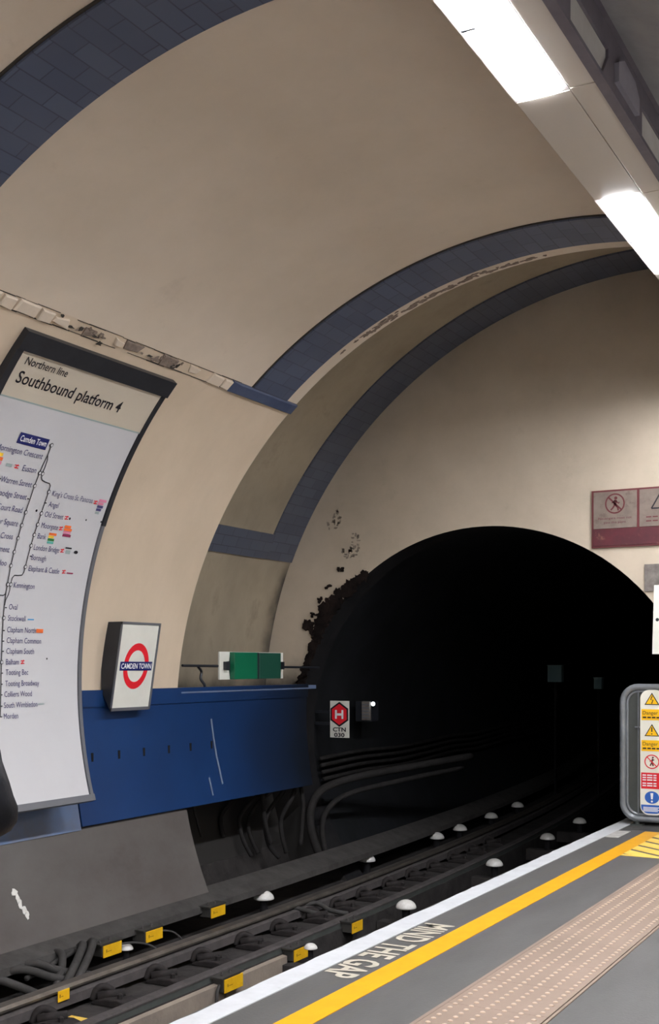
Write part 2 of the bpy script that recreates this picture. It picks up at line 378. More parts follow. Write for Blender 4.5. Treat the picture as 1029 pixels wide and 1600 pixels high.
# end wall with the round mouth of the running tunnel
b = MB(); n = 128; vs = []; fs = []
for i in range(n):
    a = 2*pi*i/n
    ox, oz = TX+TR*cos(a), TZ+TR*sin(a)
    # outer boundary: large rectangle seen from the mouth's centre
    dx_, dz_ = cos(a), sin(a); t = 99
    for lim, c0, d in ((-7.0,TX,dx_),(2.2,TX,dx_),(-3.4,TZ,dz_),(4.2,TZ,dz_)):
        if abs(d) > 1e-6:
            tt = (lim-c0)/d
            if tt > 0: t = min(t, tt)
    for y in (YH, YH+.35): vs += [(ox, y, oz), (TX+dx_*t, y, TZ+dz_*t)]
for i in range(n):
    j = (i+1)%n; k, l = i*4, j*4
    fs += [(k,l,l+1,k+1), (k+2,k+3,l+3,l+2), (k,k+2,l+2,l), (k+1,l+1,l+3,k+3)]
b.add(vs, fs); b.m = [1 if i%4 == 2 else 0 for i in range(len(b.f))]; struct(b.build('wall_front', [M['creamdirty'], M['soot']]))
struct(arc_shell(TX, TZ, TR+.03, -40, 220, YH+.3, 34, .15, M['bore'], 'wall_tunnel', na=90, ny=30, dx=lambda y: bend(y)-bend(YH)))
b = MB(); b.box(-9, 2, 34, 34.2, -3.5, 2.5); struct(b.build('wall_tunnel_end', M['bore']))
b = MB(); b.box(-6.6, 1.6, Y0-.2, Y0, -3.2, 3.4); struct(b.build('wall_back', M['cream']))
# platform, track bed and pit
b = MB(); b.box(-2.62, .9, Y0, YH+.28, PZ-.30, PZ); b.box(-2.55, -2.45, Y0, YH+.28, -2.9, PZ-.30)
o = b.build('floor', M['floor']); struct(o)
b = MB(); b.box(-2.655, -2.6205, Y0, YH+.28, PZ-.12, PZ-.002); struct(b.build('trim_nosing', M['nosing']))
b = MB(); b.prism([(-6.4,-2.12),(-4.375,-2.105),(-4.375,-2.9),(-6.4,-2.9)], 'y', Y0, 34, ysub=40, dx=bend)
b.prism([(-3.4,-2.12),(-2.5,-2.12),(-2.5,-2.9),(-3.4,-2.9)], 'y', Y0, 34, ysub=40, dx=bend)
b.prism([(-6.4,-2.92),(-1.6,-2.92),(-1.6,-3.0),(-6.4,-3.0)], 'y', Y0, 34, ysub=40, dx=bend)
struct(b.build('floor_track', M['dirt']))
b = MB(); y = Y0                                                # concrete lining of the pit, in slabs
while y < 7.2:
    y1 = min(y+1.12, 7.25); b.prism([(-4.374,-2.112),(-4.335,-2.118),(-4.335,-2.9),(-4.374,-2.9)], 'y', y+.012, y1-.012); y = y1
struct(b.build('trim_pit', M['pit']))
# cable ledge at the foot of the left wall
b = MB(); b.prism([(-5.42,-1.80),(-5.31,-1.835),(-5.20,-1.875),(-5.19,-1.925),(-5.24,-1.93),(-5.42,-1.90)], 'y', Y0, 34, ysub=60, dx=bend)
struct(b.build('trim_ledge', M['dirt2']))

# tile bands round the vault
struct(arc_shell(XC, ZC, RV-.018, 72, 131.0, 3.69, 4.12, .03, M['tiles'], 'trim_1'))
struct(arc_shell(XC, ZC, RV-.018, 72, 131.0, 7.05, 7.505, .03, M['tiles'], 'trim_2'))
struct(arc_shell(XC, ZC, RR-.015, 40, 157.2, 9.50, YH, .03, M['tiles_shaded'], 'trim_3'))
struct(arc_shell(XC, ZC, RR-.02, 153.5, 157.2, YV, 9.52, .03, M['tiles_shaded'], 'trim_4'))
# thin dark grooves along the edges of the bands
for nm, y, r in (('trim_5',3.675,RV-.004),('trim_6',7.037,RV-.004)):
    struct(arc_shell(XC, ZC, r-.003, 72, 130.9, y, y+.014, .01, M['panelgap'], nm))
# moulded strip between vault and wall: blue at its far end, decayed tiles further along
b = MB()
def strip_tile(b, y0, y1, a0, a1, h, mi, jit=0.0):
    c = []
    for (y, a) in ((y0,a0),(y1,a0),(y1,a1),(y0,a1)):
        c.append((y+random.uniform(-jit,jit), a+random.uniform(-jit,jit)*12))
    vs = []
    for k, (sh, hh) in enumerate(((0,0),(0,h*.7),(.18,h))):
        my = sum(p[0] for p in c)/4; ma = sum(p[1] for p in c)/4
        for (y, a) in c:
            yy = y+(my-y)*sh; aa = a+(ma-a)*sh; x, z = vp(aa, RV-hh); vs.append((x, yy, z))
    fs = [(8,9,10,11)]
    for l in (0,4):
        for i in range(4): j = (i+1)%4; fs.append((l+i,l+j,l+4+j,l+4+i))
    b.add(vs, fs, mi)
strip_tile(b, 6.80, YV, 130.75, 132.3, .028, 0)
y = Y0
while y < 6.78:
    w = random.uniform(.10,.19); good = (y < 4.95 or y > 6.5)
    if good: strip_tile(b, y+.01, y+w-.012, 130.85, 132.2, .022, 1, .008)
    elif random.random() < .75: strip_tile(b, y+.01, y+w-.015, 130.85+random.uniform(0,.5), 132.2-random.uniform(0,.5), random.uniform(.008,.02), 1 if random.random()<.6 else 3, .02)
    y += w
y = Y0
while y < 6.8:                                                  # dark broken joint lines above and below
    w = random.uniform(.05,.2)
    for a in (130.78, 132.27):
        if random.random() < .8:
            a_ = a+random.uniform(-.05,.05); t = random.uniform(.04,.13); strip_tile(b, y, y+w, a_-t/2, a_+t/2, .004, 2, .0)
    y += w
struct(b.build('trim_7', [M['bluetile'], M['cream'], M['panelgap'], M['peel']]))

# flaking paint and soot patches
def jag(n, rx, ry, rough=.35):
    out = []; ph = random.uniform(0, 6)
    for k in range(n):
        a = 2*pi*k/n; r = 1+random.uniform(-rough, rough)
        out.append((rx*r*cos(a), ry*r*sin(a)))
    return out
def patch_wall(b, fn, cu, cv, ru, rv, th, mi=0, n=14, rough=.35):
    P = jag(n, ru, rv, rough)
    vs = [fn(cu+u, cv+v, 0) for u, v in P]+[fn(cu+u*.93, cv+v*.93, th) for u, v in P]+[fn(cu, cv, th)]
    fs = [(i,(i+1)%n,n+(i+1)%n,n+i) for i in range(n)]+[(n+i,n+(i+1)%n,2*n) for i in range(n)]
    b.add(vs, fs, mi)
fcyl = lambda r: (lambda y, a, h: (*[vp(a, r-h)[0]], y, vp(a, r-h)[1]))
b = MB()
for k in range(110):                                           # along the vault's end edge
    a = random.choice([random.uniform(96,104), random.uniform(104,111), random.uniform(112,118)])
    if random.random() < .25: a = random.uniform(92,122)
    yy = YV-.035-abs(random.gauss(0,.02)) if a < 112 else YV-.07+random.gauss(0,.02)
    patch_wall(b, fcyl(RV), min(yy, YV-.02), a, random.uniform(.006,.016), random.uniform(.15,.7), .003, 0, 9, .5)
for k in range(30):                                            # decayed strip above the line diagram
    yy = random.gauss(5.32,.10) if k < 14 else (random.gauss(6.08,.1) if k < 24 else random.uniform(4.95,6.5))
    patch_wall(b, fcyl(RV-.012), yy, random.gauss(131.4,.35), random.uniform(.008,.026), random.uniform(.1,.3), .006, 0 if k%4 else 1, 10, .5)
tag(b.build('peeling_paint', [M['peel'], M['panelgap']]), 'brown flaking paint and broken plaster along the vault edge and the decayed strip', 'peeling paint', kind='stuff')
b = MB(); fe = lambda x, z, h: (x, YH-h, z)
for k in range(420):                                           # crust on the left edge of the tunnel mouth
    ad_ = random.uniform(127,174); a = radians(ad_); amp_ = .16*max(.15, 1-abs(ad_-142)/17) if ad_ < 160 else .035; rr = TR+random.random()**1.5*amp_
    s = random.uniform(.010,.042)
    patch_wall(b, fe, TX+rr*cos(a), TZ+rr*sin(a), s, s*random.uniform(.6,1.4), random.uniform(.006,.02), 0, 10, .5)
for (x, z, s, c) in ((-5.75,.40,.06,9),(-5.70,.50,.03,3),(-5.60,.64,.03,4),(-5.50,.78,.03,4),(-5.37,.92,.03,3)):
    for q in range(c): patch_wall(b, fe, x+random.gauss(0,s*.45), z+random.gauss(0,s*.45), s*random.uniform(.3,.8), s*random.uniform(.3,.8), random.uniform(.01,.02), 0, 13, .4)
tag(b.build('soot_crust', [M['rust']]), 'black and rust brown crust flaking off the left edge of the tunnel mouth', 'soot crust', kind='stuff')
for (cx, cz, r0, cnt, lab) in ((-5.465,1.43,.10,10,'faint round grey scuff, the upper left one of two on the end wall'),(-5.27,1.17,.13,20,'darker round scuff, the lower right one of two on the end wall')):
    b = MB()
    for q in range(cnt*2):
        a = radians(300)+random.uniform(-1.9,2.3); r = r0*random.uniform(.75,1.0) if q%3 else r0*random.uniform(.2,.5)
        patch_wall(b, fe, cx+r*.8*cos(a), cz+r*1.1*sin(a), random.uniform(.006,.022), random.uniform(.006,.022), .002, 0, 9, .5)
    tag(b.build('wall_scuff', [M['scuff']]), lab, 'scuff mark')

# =====================================================================
# WALL CLADDING, POSTER, SIGNS
# =====================================================================
def cladding(name, a0, a1, y0, y1, r, th, m, label, cat='wall panel', group=None):
    o = arc_shell(XC, ZC, r, a0, a1, y0, y1, th, m, name); return tag(o, label, cat, group)
root = thing('cladding_panel', 'long deep blue enamel wall panel below the round station sign', 'wall panel', (-5.62, 5.65, -1.15))
arc_shell(XC, ZC, RV-.022, 175.0, 192.2, 6.42, 9.75, .02, M['bluepanel'], 'face', root)
for y in (6.601,6.907,7.209,7.53,7.826,8.13):
    b = MB(); x, z = vp(183.6, RV-.022); b.box(x-.01, x+.004, y-.011, y+.011, z-.032, z+.032); b.build('fixing_slot', M['soot'], root)
arc_shell(XC, ZC, RV-.034, 174.9, 177.1, 6.42, 9.75, .014, M['bluepanel'], 'top_rail', root)
b = MB(); fn = lambda y, z: (XC-sqrt((RV-.0245)**2-(z-ZC)**2)+.001, y, z)
stroke(b, [(8.13,-.46),(8.16,-.62),(8.19,-.78),(8.22,-.92),(8.235,-1.02)], .022, fn); msc = mat('pale scratch', srgb(110,125,150), .6); tag(b.build('scratch', msc, root), 'pale scratch'); b = MB(); stroke(b, [(8.05,-.95),(8.07,-1.10)], .02, fn); tag(b.build('scratch', msc, root), 'short pale scratch')
cladding('cladding_panel', 175.0, 192.6, Y0, 6.405, RV-.02, .02, M['bluedull'], 'faded grey blue wall panel under the bottom of the line diagram')
cladding('dado_panel', 192.5, 205.2, Y0, 5.2, RV-.012, .012, M['grey'], 'grey dusty lower wall panel with torn white patch, nearest the left edge')
cladding('dado_panel', 192.5, 205.2, 5.204, YV+.02, RV-.012, .012, M['grey'], 'grey dusty lower wall panel under the long blue panel')
b = MB(); fn = lambda y, z: (XC-sqrt((RV-.012)**2-(z-ZC)**2)-0+.012*0+.0+.004, y, z)
for (y, z, w, h) in ((5.655,-1.49,.026,.022),(5.668,-1.53,.018,.026),(5.682,-1.57,.016,.03),(5.70,-1.61,.018,.028),(5.715,-1.645,.018,.024)):
    patch_wall(b, lambda u, v, t: (fn(u, v)[0]+t, u, v), y, z, w, h, .004, 0, 10, .4)
tag(b.build('torn_sticker', M['insul']), 'torn white sticker remnant on the grey lower wall panel', 'sticker')

# ---- line diagram poster ----
CX, CZ, CR = -2.525, -.121, 2.886
def pf(off):                                                   # (y, arc height) -> point on the curved face
    return lambda y, s: (CX-(CR-off)*cos(s/CR), y, CZ+(CR-off)*sin(s/CR))
PY0, PY1 = 4.90, 6.215
root = thing('line_diagram_poster', 'tall curved white route diagram poster headed Southbound platform 4', 'poster', (-5.35, 5.55, -.9))
def slab(y0, y1, s0, s1, o_out, o_in, mat_, name, n=40, taper=None, bev=0):
    b = MB(); vs = []; fs = []
    for k in range(n+1):
        s = s0+(s1-s0)*k/n
        for (y, off) in ((y0,o_out),(y1,o_out),(y1,o_in),(y0,o_in)): vs.append(pf(off)(y, s))
    for k in range(n):
        for i in range(4): j = (i+1)%4; fs.append((k*4+i,k*4+j,k*4+4+j,k*4+4+i))
    fs += [(0,1,2,3),(n*4+3,n*4+2,n*4+1,n*4)]
    b.add(vs, fs); return b.build(name, mat_, root)
slab(PY0+.02, PY1-.01, -.785, 1.785, 0, -.04, M['poster'], 'poster_face')
slab(PY0+.02, PY1+.02, 1.790, 2.085, .001, -.04, M['posterhead'], 'header_face', 8)
slab(PY1-.006, PY1+.022, -.82, 1.1, .012, -.07, M['greymetal'], 'side_frame', 30)
slab(PY1-.004, PY1+.030, 1.1, 2.09, .012, -.07, M['blackmetal'], 'side_frame', 18)
slab(PY0-.03, PY0+.022, -.82, 2.09, .012, -.07, M['blackmetal'], 'side_frame', 36)
slab(PY0+.02, PY1+.03, -.83, -.785, .014, -.07, M['greymetal'], 'bottom_frame', 3)
slab(PY0-.03, PY1+.04, 2.085, 2.205, .02, -.09, M['blackmetal'], 'top_frame', 6)
slab(PY0+.02, PY1+.02, 1.782, 1.792, .002, -.02, M['greyprint'], 'header_joint', 2)
for y in (5.15, 6.12):                                         # brackets to the wall
    for s in (-.7, .2, 1.0):
        p = pf(-.05)(y, s); xw = XC-sqrt((RV-.03)**2-(p[2]-ZC)**2)
        b = MB(); b.box(xw+.012, p[0], y-.03, y+.03, p[2]-.03, p[2]+.03); b.build('bracket', M['blackmetal'], root)
F = pf(.004); b = MB()
for line, yy, ss0, hh, ww, bd in (('Northern line', 4.983, 2.005, .050, .352, .006), ('Southbound platform 4', 4.985, 1.885, .076, .93, .012)):
    full = text_geo(line, bd)[2]; words = line.split(' '); pos = 0
    for wd in words:
        end = line[:pos+len(wd)]; wend = text_geo(end, bd)[2]; wl = text_geo(wd, bd)[2]
        b = MB(); put_text(b, wd, F, yy+(wend-wl)*ww/full, ss0, hh, width=wl*ww/full, bold=bd); b.build('heading_lettering', M['ink'], root); pos += len(wd)+1
b = MB()
LX = 5.477; lrow = [1.462,1.365,1.271,1.187,1.10,1.011,.924,.839,.752]
names = ['Mornington Crescent','Euston','Warren Street','Goodge Street','Tottenham Court Road','Leicester Square','Charing Cross','Embankment','Waterloo']
for s, nme, xr in zip(lrow, names, [5.463,5.455,5.462,5.452,5.45,5.447,5.431,5.429,5.428]):
    w = text_geo(nme)[2]*.0445
    put_text(b, nme, F, xr-.005, s, .038, width=w, align='R'); b.build('station_name', M['inkblue'], root); b = MB()
rrow = [(1.246,"King's Cross St. Pancras"),(1.173,'Angel'),(1.104,'Old Street'),(1.029,'Moorgate'),(.956,'Bank'),(.880,'London Bridge'),(.813,'Borough'),(.739,'Elephant & Castle')]
for (s, nme), x in zip(rrow, [5.656,5.655,5.648,5.646,5.638,5.630,5.627,5.625]):
    put_text(b, nme, F, x, s-.004, .036, width=text_geo(nme)[2]*.0405); b.build('station_name', M['inkblue'], root); b = MB()
low = [(.619,'Kennington',5.519),(.476,'Oval',5.505),(.404,'Stockwell',5.508),(.329,'Clapham North',5.51),(.26,'Clapham Common',5.514),(.191,'Clapham South',5.517),(.121,'Balham',5.518),(.054,'Tooting Bec',5.518),(-.018,'Tooting Broadway',5.514),(-.087,'Colliers Wood',5.506),(-.158,'South Wimbledon',5.50),(-.228,'Morden',5.494)]
for s, nme, x in low: b = MB(); put_text(b, nme, F, x, s, .036, width=text_geo(nme)[2]*.0415); b.build('station_name', M['inkblue'], root)
b = MB()
BL = .0075
stroke(b, [(5.489,1.564),(5.493,1.50),(5.487,1.44),(5.483,1.375),(5.48,1.286),(5.476,1.109),(5.470,.937),(5.462,.76),(5.463,.636),(5.461,.58),(5.462,.50),(5.466,.42),(5.473,.27),(5.478,.135),(5.477,0),(5.47,-.145),(5.463,-.215)], BL, F)
stroke(b, [(5.491,1.50),(5.507,1.465),(5.51,1.42),(5.508,1.37),(5.514,1.345),(5.528,1.33),(5.56,1.322),(5.60,1.318),(5.614,1.305),(5.617,1.265),(5.616,1.189),(5.612,1.118),(5.609,1.043),(5.603,.973),(5.599,.901),(5.595,.831),(5.591,.759),(5.588,.725),(5.575,.703),(5.54,.698),(5.51,.697),(5.495,.68),(5.489,.64),(5.49,.60),(5.484,.57),(5.468,.535),(5.465,.50)], BL, F)
stroke(b, [(5.463,.60),(5.458,.572),(5.44,.563),(5.30,.563)], BL, F)
for s in (1.196,): stroke(b, [(LX-.004,s),(LX-.022,s)], BL, F)
for s in (1.189,.831): stroke(b, [(5.61,s),(5.632,s)], BL, F)
for (y, s) in ((5.470,.486),(5.474,.339),(5.476,.271),(5.479,.206),(5.478,.066),(5.476,-.005),(5.473,-.073),(5.470,-.145)): stroke(b, [(y,s),(y+.016,s)], BL, F)
stroke(b, [(5.452,-.213),(5.48,-.213)], BL, F)
b.build('route_line', M['greyink'], root)
b = MB(); F2 = pf(.006); F3 = pf(.008)
for (y, s) in ((5.489,1.564),(5.484,1.374),(5.509,1.372),(5.480,1.286),(5.476,1.109),(5.473,1.023),(5.470,.937),(5.465,.847),(5.461,.757),(5.617,1.265),(5.612,1.118),(5.609,1.043),(5.603,.973),(5.599,.901),(5.590,.759),(5.464,.636),(5.489,.637),(5.469,.420),(5.478,.136)):
    b = MB(); disc(b, y, s, .0145, F2, 0, 16); disc(b, y, s, .0095, F3, 1, 16); b.build('interchange_symbol', [M['ink'], M['poster']], root)
b = MB()
flat_poly(b, [(5.203,1.527),(5.455,1.523),(5.457,1.596),(5.206,1.599)], F, 0)
put_text(b, 'Camden Town', F2, 5.220, 1.545, .038, width=.222, mi=1, bold=.01)
b.build('station_box', [M['navy'], M['printwhite']], root)
b = MB()
cols = [M['red'],M['orange'],M['pink'],M['maroon'],M['inkblue'],M['lblue'],M['dgreen'],M['yprint'],M['teal'],M['greyprint'],M['ink']]
def nb():
    global b
    b.build('line_symbol', cols, root); b = MB()
def R_(y, s, w, h, mi): flat_poly(b, [(y,s),(y+w,s),(y+w,s+h),(y,s+h)], F, mi)
def rail(y, s): 
    for k in (0,1): R_(y, s+.004+.016*k, .034, .006, 0)
    stroke(b, [(y+.008,s+.002),(y+.026,s+.03)], .006, F, 0)
rail(6.060,1.237); nb()
for k, (c, w) in enumerate(((2,.075),(2,.055),(4,.06),(4,.05),(9,.04))): R_(6.105, 1.262-.022*k, w, .018, c)
nb(); rail(5.835,1.10); R_(5.878,1.105,.014,.016,10); nb(); rail(5.812,1.024); nb()
for k, (c, w) in enumerate(((1,.06),(1,.075),(2,.07),(3,.08))): R_(5.86, 1.048-.02*k, w, .017, c)
nb()
for k, (c, w) in enumerate(((1,.07),(7,.05),(6,.06),(8,.06))): R_(5.735, .985-.019*k, w, .016, c)
nb(); rail(5.878,.877); nb(); R_(5.92,.91,.06,.01,10); R_(5.93,.875,.045,.026,9); nb(); disc(b, 6.03,.893,.012,F,10,12,rx=.02); nb()
rail(5.938,.737); R_(5.985,.742,.062,.009,3); nb()
R_(5.685,.414,.058,.008,5); nb(); R_(5.775,.332,.065,.026,1); nb(); rail(5.65,.122); nb(); R_(5.81,-.146,.06,.007,9); nb()
rail(5.262,1.368); R_(5.19,1.372,.05,.02,9); nb()
for k, (c, w) in enumerate(((7,.07),(1,.08),(2,.08),(3,.07))): R_(5.07, 1.425-.026*k, w, .022, c)
nb(); R_(5.16,1.285,.03,.008,10); nb()
for (y, s, r) in ((5.565,1.13,.009),(6.042,1.122,.007),(6.194,1.126,.008),(5.893,.16,.007)): b = MB(); disc(b, y, s, r, F, 10, 8); b.build('speck', M['ink'], root)


# ---- round station sign on its box ----
SZ0, SZ1, SY0, SY1 = -.345, .315, 6.70, 7.165
sx = lambda z: -5.478+.055*(z/.33) if True else 0
root = thing('station_sign', 'boxed Camden Town station sign with red ring and blue bar', 'sign', (-5.5, 6.93, SZ0))
b = MB(); poly = []
poly = [(sx(SZ1), SZ1), (sx(SZ0), SZ0)]
back = [(-5.545+.004, SZ0+.10), (-5.60, -.12), (-5.60, .05), (-5.585, .2), (-5.56, SZ1)]
P = [(sx(SZ0), SZ0)]+[(-5.565, SZ0+.06),(-5.615,-.2),(-5.62,-.02),(-5.59,.17),(-5.562, SZ1)]+[(sx(SZ1), SZ1)]
b.prism(P, 'y', SY0, SY1); b.build('box_body', M['blackmetal'], root, bevel=.006)
def ss(off): return lambda y, z: (sx(z)+off, y, z)
b = MB(); f0, f1 = ss(.001), ss(.012)
def frame_bar(b, y0, y1, z0, z1):
    vs = [f0(y0,z0),f0(y1,z0),f0(y1,z1),f0(y0,z1),f1(y0,z0),f1(y1,z0),f1(y1,z1),f1(y0,z1)]
    b.add(vs, [(0,1,2,3),(4,7,6,5),(0,4,5,1),(1,5,6,2),(2,6,7,3),(3,7,4,0)])
t = .018
frame_bar(b, SY0, SY1, SZ1-t, SZ1); frame_bar(b, SY0, SY1, SZ0, SZ0+t*1.3); frame_bar(b, SY0, SY0+t*.6, SZ0, SZ1); frame_bar(b, SY1-t, SY1, SZ0, SZ1)
b.build('front_frame', M['greymetal'], root)
b = MB(); flat_poly(b, [(SY0+t*.6,SZ0+t*1.3),(SY1-t,SZ0+t*1.3),(SY1-t,SZ1-t),(SY0+t*.6,SZ1-t)], ss(.006)); b.build('sign_face', M['signwhite'], root)
b = MB(); cy, cz = (SY0+SY1)/2-.0, -.012
disc(b, cy, cz+.0, .172, ss(.0075), 0, 48, rx=.148, r_in=.69); b.build('ring', M['red'], root)
b = MB(); f = ss(.009)
flat_poly(b, [(cy-.19,cz-.033),(cy+.19,cz-.033),(cy+.19,cz+.033),(cy-.19,cz+.033)], f, 0)
put_text(b, 'CAMDEN TOWN', ss(.0105), cy, cz-.0185, .038, width=.355, align='C', mi=1, bold=.015)
b.build('name_bar', [M['navy'], M['printwhite']], root)
b = MB(); b.tube([(-5.55,7.10,.315),(-5.56,7.105,.34),(-5.555,7.11,.41)], .006, 6); b.build('feed_cable', M['blackmetal'], root)

# ---- green box sign on a rod in the bay ----
root = thing('green_signal_board', 'green two-part board with white arrow ends on a horizontal rod', 'sign', (-5.6, 8.75, -.13))
b = MB(); b.box(-5.615, -5.60, 8.229, 9.276, -.129, .110)
b.build('white_back', M['signwhite'], root)
b = MB(); b.box(-5.61, -5.55, 8.385, 8.755, -.128, .107); b.build('green_box', M['green'], root, bevel=.004)
b = MB(); b.box(-5.61, -5.55, 8.79, 9.155, -.128, .105); tag(b.build('green_box', M['green2'], root, bevel=.004), 'darker green box')
b = MB()
for s, ya, yt in ((1, 8.285, 8.385), (-1, 9.235, 9.155)):
    b.add([(-5.597,yt,.11),(-5.597,yt-s*.015,.03),(-5.597,yt-s*.07,.025),(-5.597,yt-s*.07,-.045),(-5.597,yt-s*.015,-.05),(-5.597,yt,-.13)], [(0,1,2,3,4,5)])
    b.box(-5.61, -5.56, min(ya,yt-s*.06), max(ya,yt-s*.06), -.045, .025); b.build('arrow_clamp', M['blackmetal'], root); b = MB()
b.box(-5.605,-5.56,8.757,8.788,-.13,.107); b.build('divider', M['blackmetal'], root)
b = MB(); b.tube([(-5.62,7.72,-.008),(-5.62,YH,-.03)], .011, 8)
tag(b.build('support_rod', M['blackmetal']), 'thin dark horizontal rod carrying the green board across the bay', 'rod')
b = MB(); b.tube(smooth_path([(-5.66,8.0,-.02),(-5.67,8.06,-.06),(-5.67,8.05,-.12),(-5.66,8.09,-.17),(-5.66,8.10,-.2)]), .012, 6)
tag(b.build('hanging_cable', M['blackmetal']), 'short dark cable hook hanging from the rod left of the green board', 'cable')
b = MB(); b.box(-5.78, -5.60, 7.68, 9.9, -.235, -.20); struct(b.build('trim_shelf', M['bluedull']))

# ---- H marker board inside the mouth ----
root = thing('marker_board', 'white upright marker board with red H hexagon and CTN 030', 'sign', (-5.61, 10.4, -.75))
b = MB(); b.box(-5.717, -5.500, 10.40, 10.412, -.745, -.370); b.build('board', M['signwhite'], root)
f = lambda x, z: (x, 10.398, z)
b = MB(); cx, cz = -5.609, -.508
hexa = lambda w, h: [(cx,cz+h),(cx+w,cz+h*.47),(cx+w,cz-h*.47),(cx,cz-h),(cx-w,cz-h*.47),(cx-w,cz+h*.47)]
flat_poly(b, hexa(.102,.128), f, 0); flat_poly(b, hexa(.085,.108), lambda x,z:(x,10.396,z), 1)
f3 = lambda x, z: (x, 10.394, z)
for (x0, x1, z0, z1) in ((-.048,-.026,-.045,.045),(.026,.048,-.045,.045),(-.03,.03,-.012,.012)):
    flat_poly(b, [(cx+x0,cz+z0),(cx+x1,cz+z0),(cx+x1,cz+z1),(cx+x0,cz+z1)], f3, 2)
put_text(b, 'CTN', f, cx, -.682, .040, width=.15, align='C', mi=0, bold=.03); put_text(b, '030', f, cx, -.737, .040, width=.12, align='C', mi=0, bold=.03)
b.build('marking', [M['ink'], M['red'], M['printwhite']], root)
for z in (-.62,-.50): b = MB(); b.box(-5.90,-5.70,10.412,10.43,z,z+.03); b.build('bracket', M['blackmetal'], root)

# ---- signal lamp box deeper in ----
root = thing('signal_box', 'small grey signal box with striped front and bright lamp in tunnel', 'signal', (-5.6, 11.2, -.6))
b = MB(); b.box(-5.845, -5.66, 11.2, 11.4, -.62, -.40); b.build('housing', M['blackmetal'], root, bevel=.01)
b = MB(); b.box(-5.75, -5.655, 11.17, 11.2, -.60, -.40); b.build('front_plate', M['signgrey'], root)
for k in range(5): b = MB(); b.box(-5.745, -5.66, 11.165, 11.17, -.58+.035*k, -.565+.035*k); b.build('louvre', M['greymetal'], root)
b = MB(); b.tube([(-5.625,11.20,-.425),(-5.625,11.25,-.425)], .026, 12); b.box(-5.68,-5.62,11.22,11.26,-.44,-.41); b.build('lamp_hood', M['blackmetal'], root)
b = MB(); b.tube([(-5.625,11.188,-.425),(-5.625,11.199,-.425)], .022, 12); b.build('lamp_lens', M['lampblue'], root)

# ---- equipment boxes far inside the bore ----
for (x, z, w, h, lab) in ((-5.80,-.15,.23,.26,'larger dim grey cabinet deep inside the dark tunnel'),(-5.10,-.30,.12,.17,'smaller dim grey cabinet deep inside the dark tunnel')):
    b = MB(); b.box(x-w/2, x+w/2, 18, 18.12, z-h/2, z+h/2); b.box(x-w/2-.01, x+w/2+.01, 17.99, 18.13, z+h/2, z+h/2+.012)
    r_ = thing('equipment_cabinet', lab, 'cabinet', (x, 18, -2.1)); b.build('cabinet_body', M['dimteal'], r_)
    b = MB(); b.box(x-.012, x+.012, 18.02, 18.1, -2.1, z-h/2); b.build('post', M['soot'], r_)

# ---- warning board on the end wall ----
root = thing('warning_board', 'dirty triple pictogram warning board with maroon band on end wall', 'sign', (-2.4, 10, 1.015))
W0, W1 = -2.88, -1.70
b = MB(); b.box(W0, W1, YH-.02, YH, 1.015, 1.514); b.build('backing', M['maroonline'], root)
for k in range(3):
    b = MB(); x0 = W0+.018+k*.398; b.box(x0, min(x0+.375, W1-.01), YH-.026, YH-.02, 1.18, 1.498); b.build('pictogram_panel', M['signold'], root)
b = MB(); b.box(W0+.012, W1-.012, YH-.026, YH-.02, 1.03, 1.172); b.build('text_band', M['maroonband'], root)
f = lambda x, z: (x, YH-.028, z); b = MB(); cx, cz = -2.675, 1.392
disc(b, cx, cz, .088, f, 0, 36, rx=.086, r_in=.86)
disc(b, cx+.008, cz+.047, .014, f, 0, 12)
stroke(b, [(cx+.006,cz+.03),(cx,cz-.012)], .026, f); stroke(b, [(cx,cz-.01),(cx+.024,cz-.035),(cx+.03,cz-.062)], .013, f)
stroke(b, [(cx,cz-.01),(cx-.02,cz-.04),(cx-.036,cz-.055)], .013, f); stroke(b, [(cx+.004,cz+.025),(cx+.032,cz+.0),(cx+.04,cz+.01)], .010, f)
stroke(b, [(cx,cz+.025),(cx-.028,cz+.005)], .010, f); stroke(b, [(cx-.058,cz+.058),(cx+.058,cz-.058)], .014, f)
put_text(b, 'Passengers must not', f, cx, 1.258, .019, width=.29, align='C'); put_text(b, 'pass this point', f, cx, 1.222, .019, width=.19, align='C')
b.build('pictogram', [M['maroonline'], M['ink']], root); b = MB()
tx, tz = -2.277, 1.385
for (p, q) in (((-.085,-.055),(.085,-.055)),((.085,-.055),(0,.09)),((0,.09),(-.085,-.055))): stroke(b, [(tx+p[0],tz+p[1]),(tx+q[0],tz+q[1])], .012, f, 1)
stroke(b, [(tx,tz+.045),(tx-.012,tz+.005),(tx+.012,tz+.0),(tx,tz-.035)], .012, f, 1)
for k in range(2): 
    for q in range(5): flat_poly(b, [(tx-.13+.055*q,1.254-.034*k),(tx-.085+.055*q,1.254-.034*k),(tx-.085+.055*q,1.264-.034*k),(tx-.13+.055*q,1.264-.034*k)], f, 0)
b.build('pictogram', [M['maroonline'], M['ink']], root)
b = MB(); b.box(-2.424, -2.10, YH-.015, YH, .626, .857)
tag(b.build('notice_plate', M['signgrey']), 'small grimy grey notice plate below the warning board', 'sign')
root = thing('hanging_sign', 'plain white upright board cut by the right edge above barrier', 'sign', (-1.95, 9.3, .08))
b = MB(); b.add([(-2.196,9.295,.083),(-1.75,9.295,.083),(-1.735,9.295,.63),(-2.181,9.295,.63),(-2.196,9.315,.083),(-1.75,9.315,.083),(-1.735,9.315,.63),(-2.181,9.315,.63)],
    [(0,1,2,3),(4,7,6,5),(0,4,5,1),(1,5,6,2),(2,6,7,3),(3,7,4,0)]); b.build('board', M['signwhite'], root)
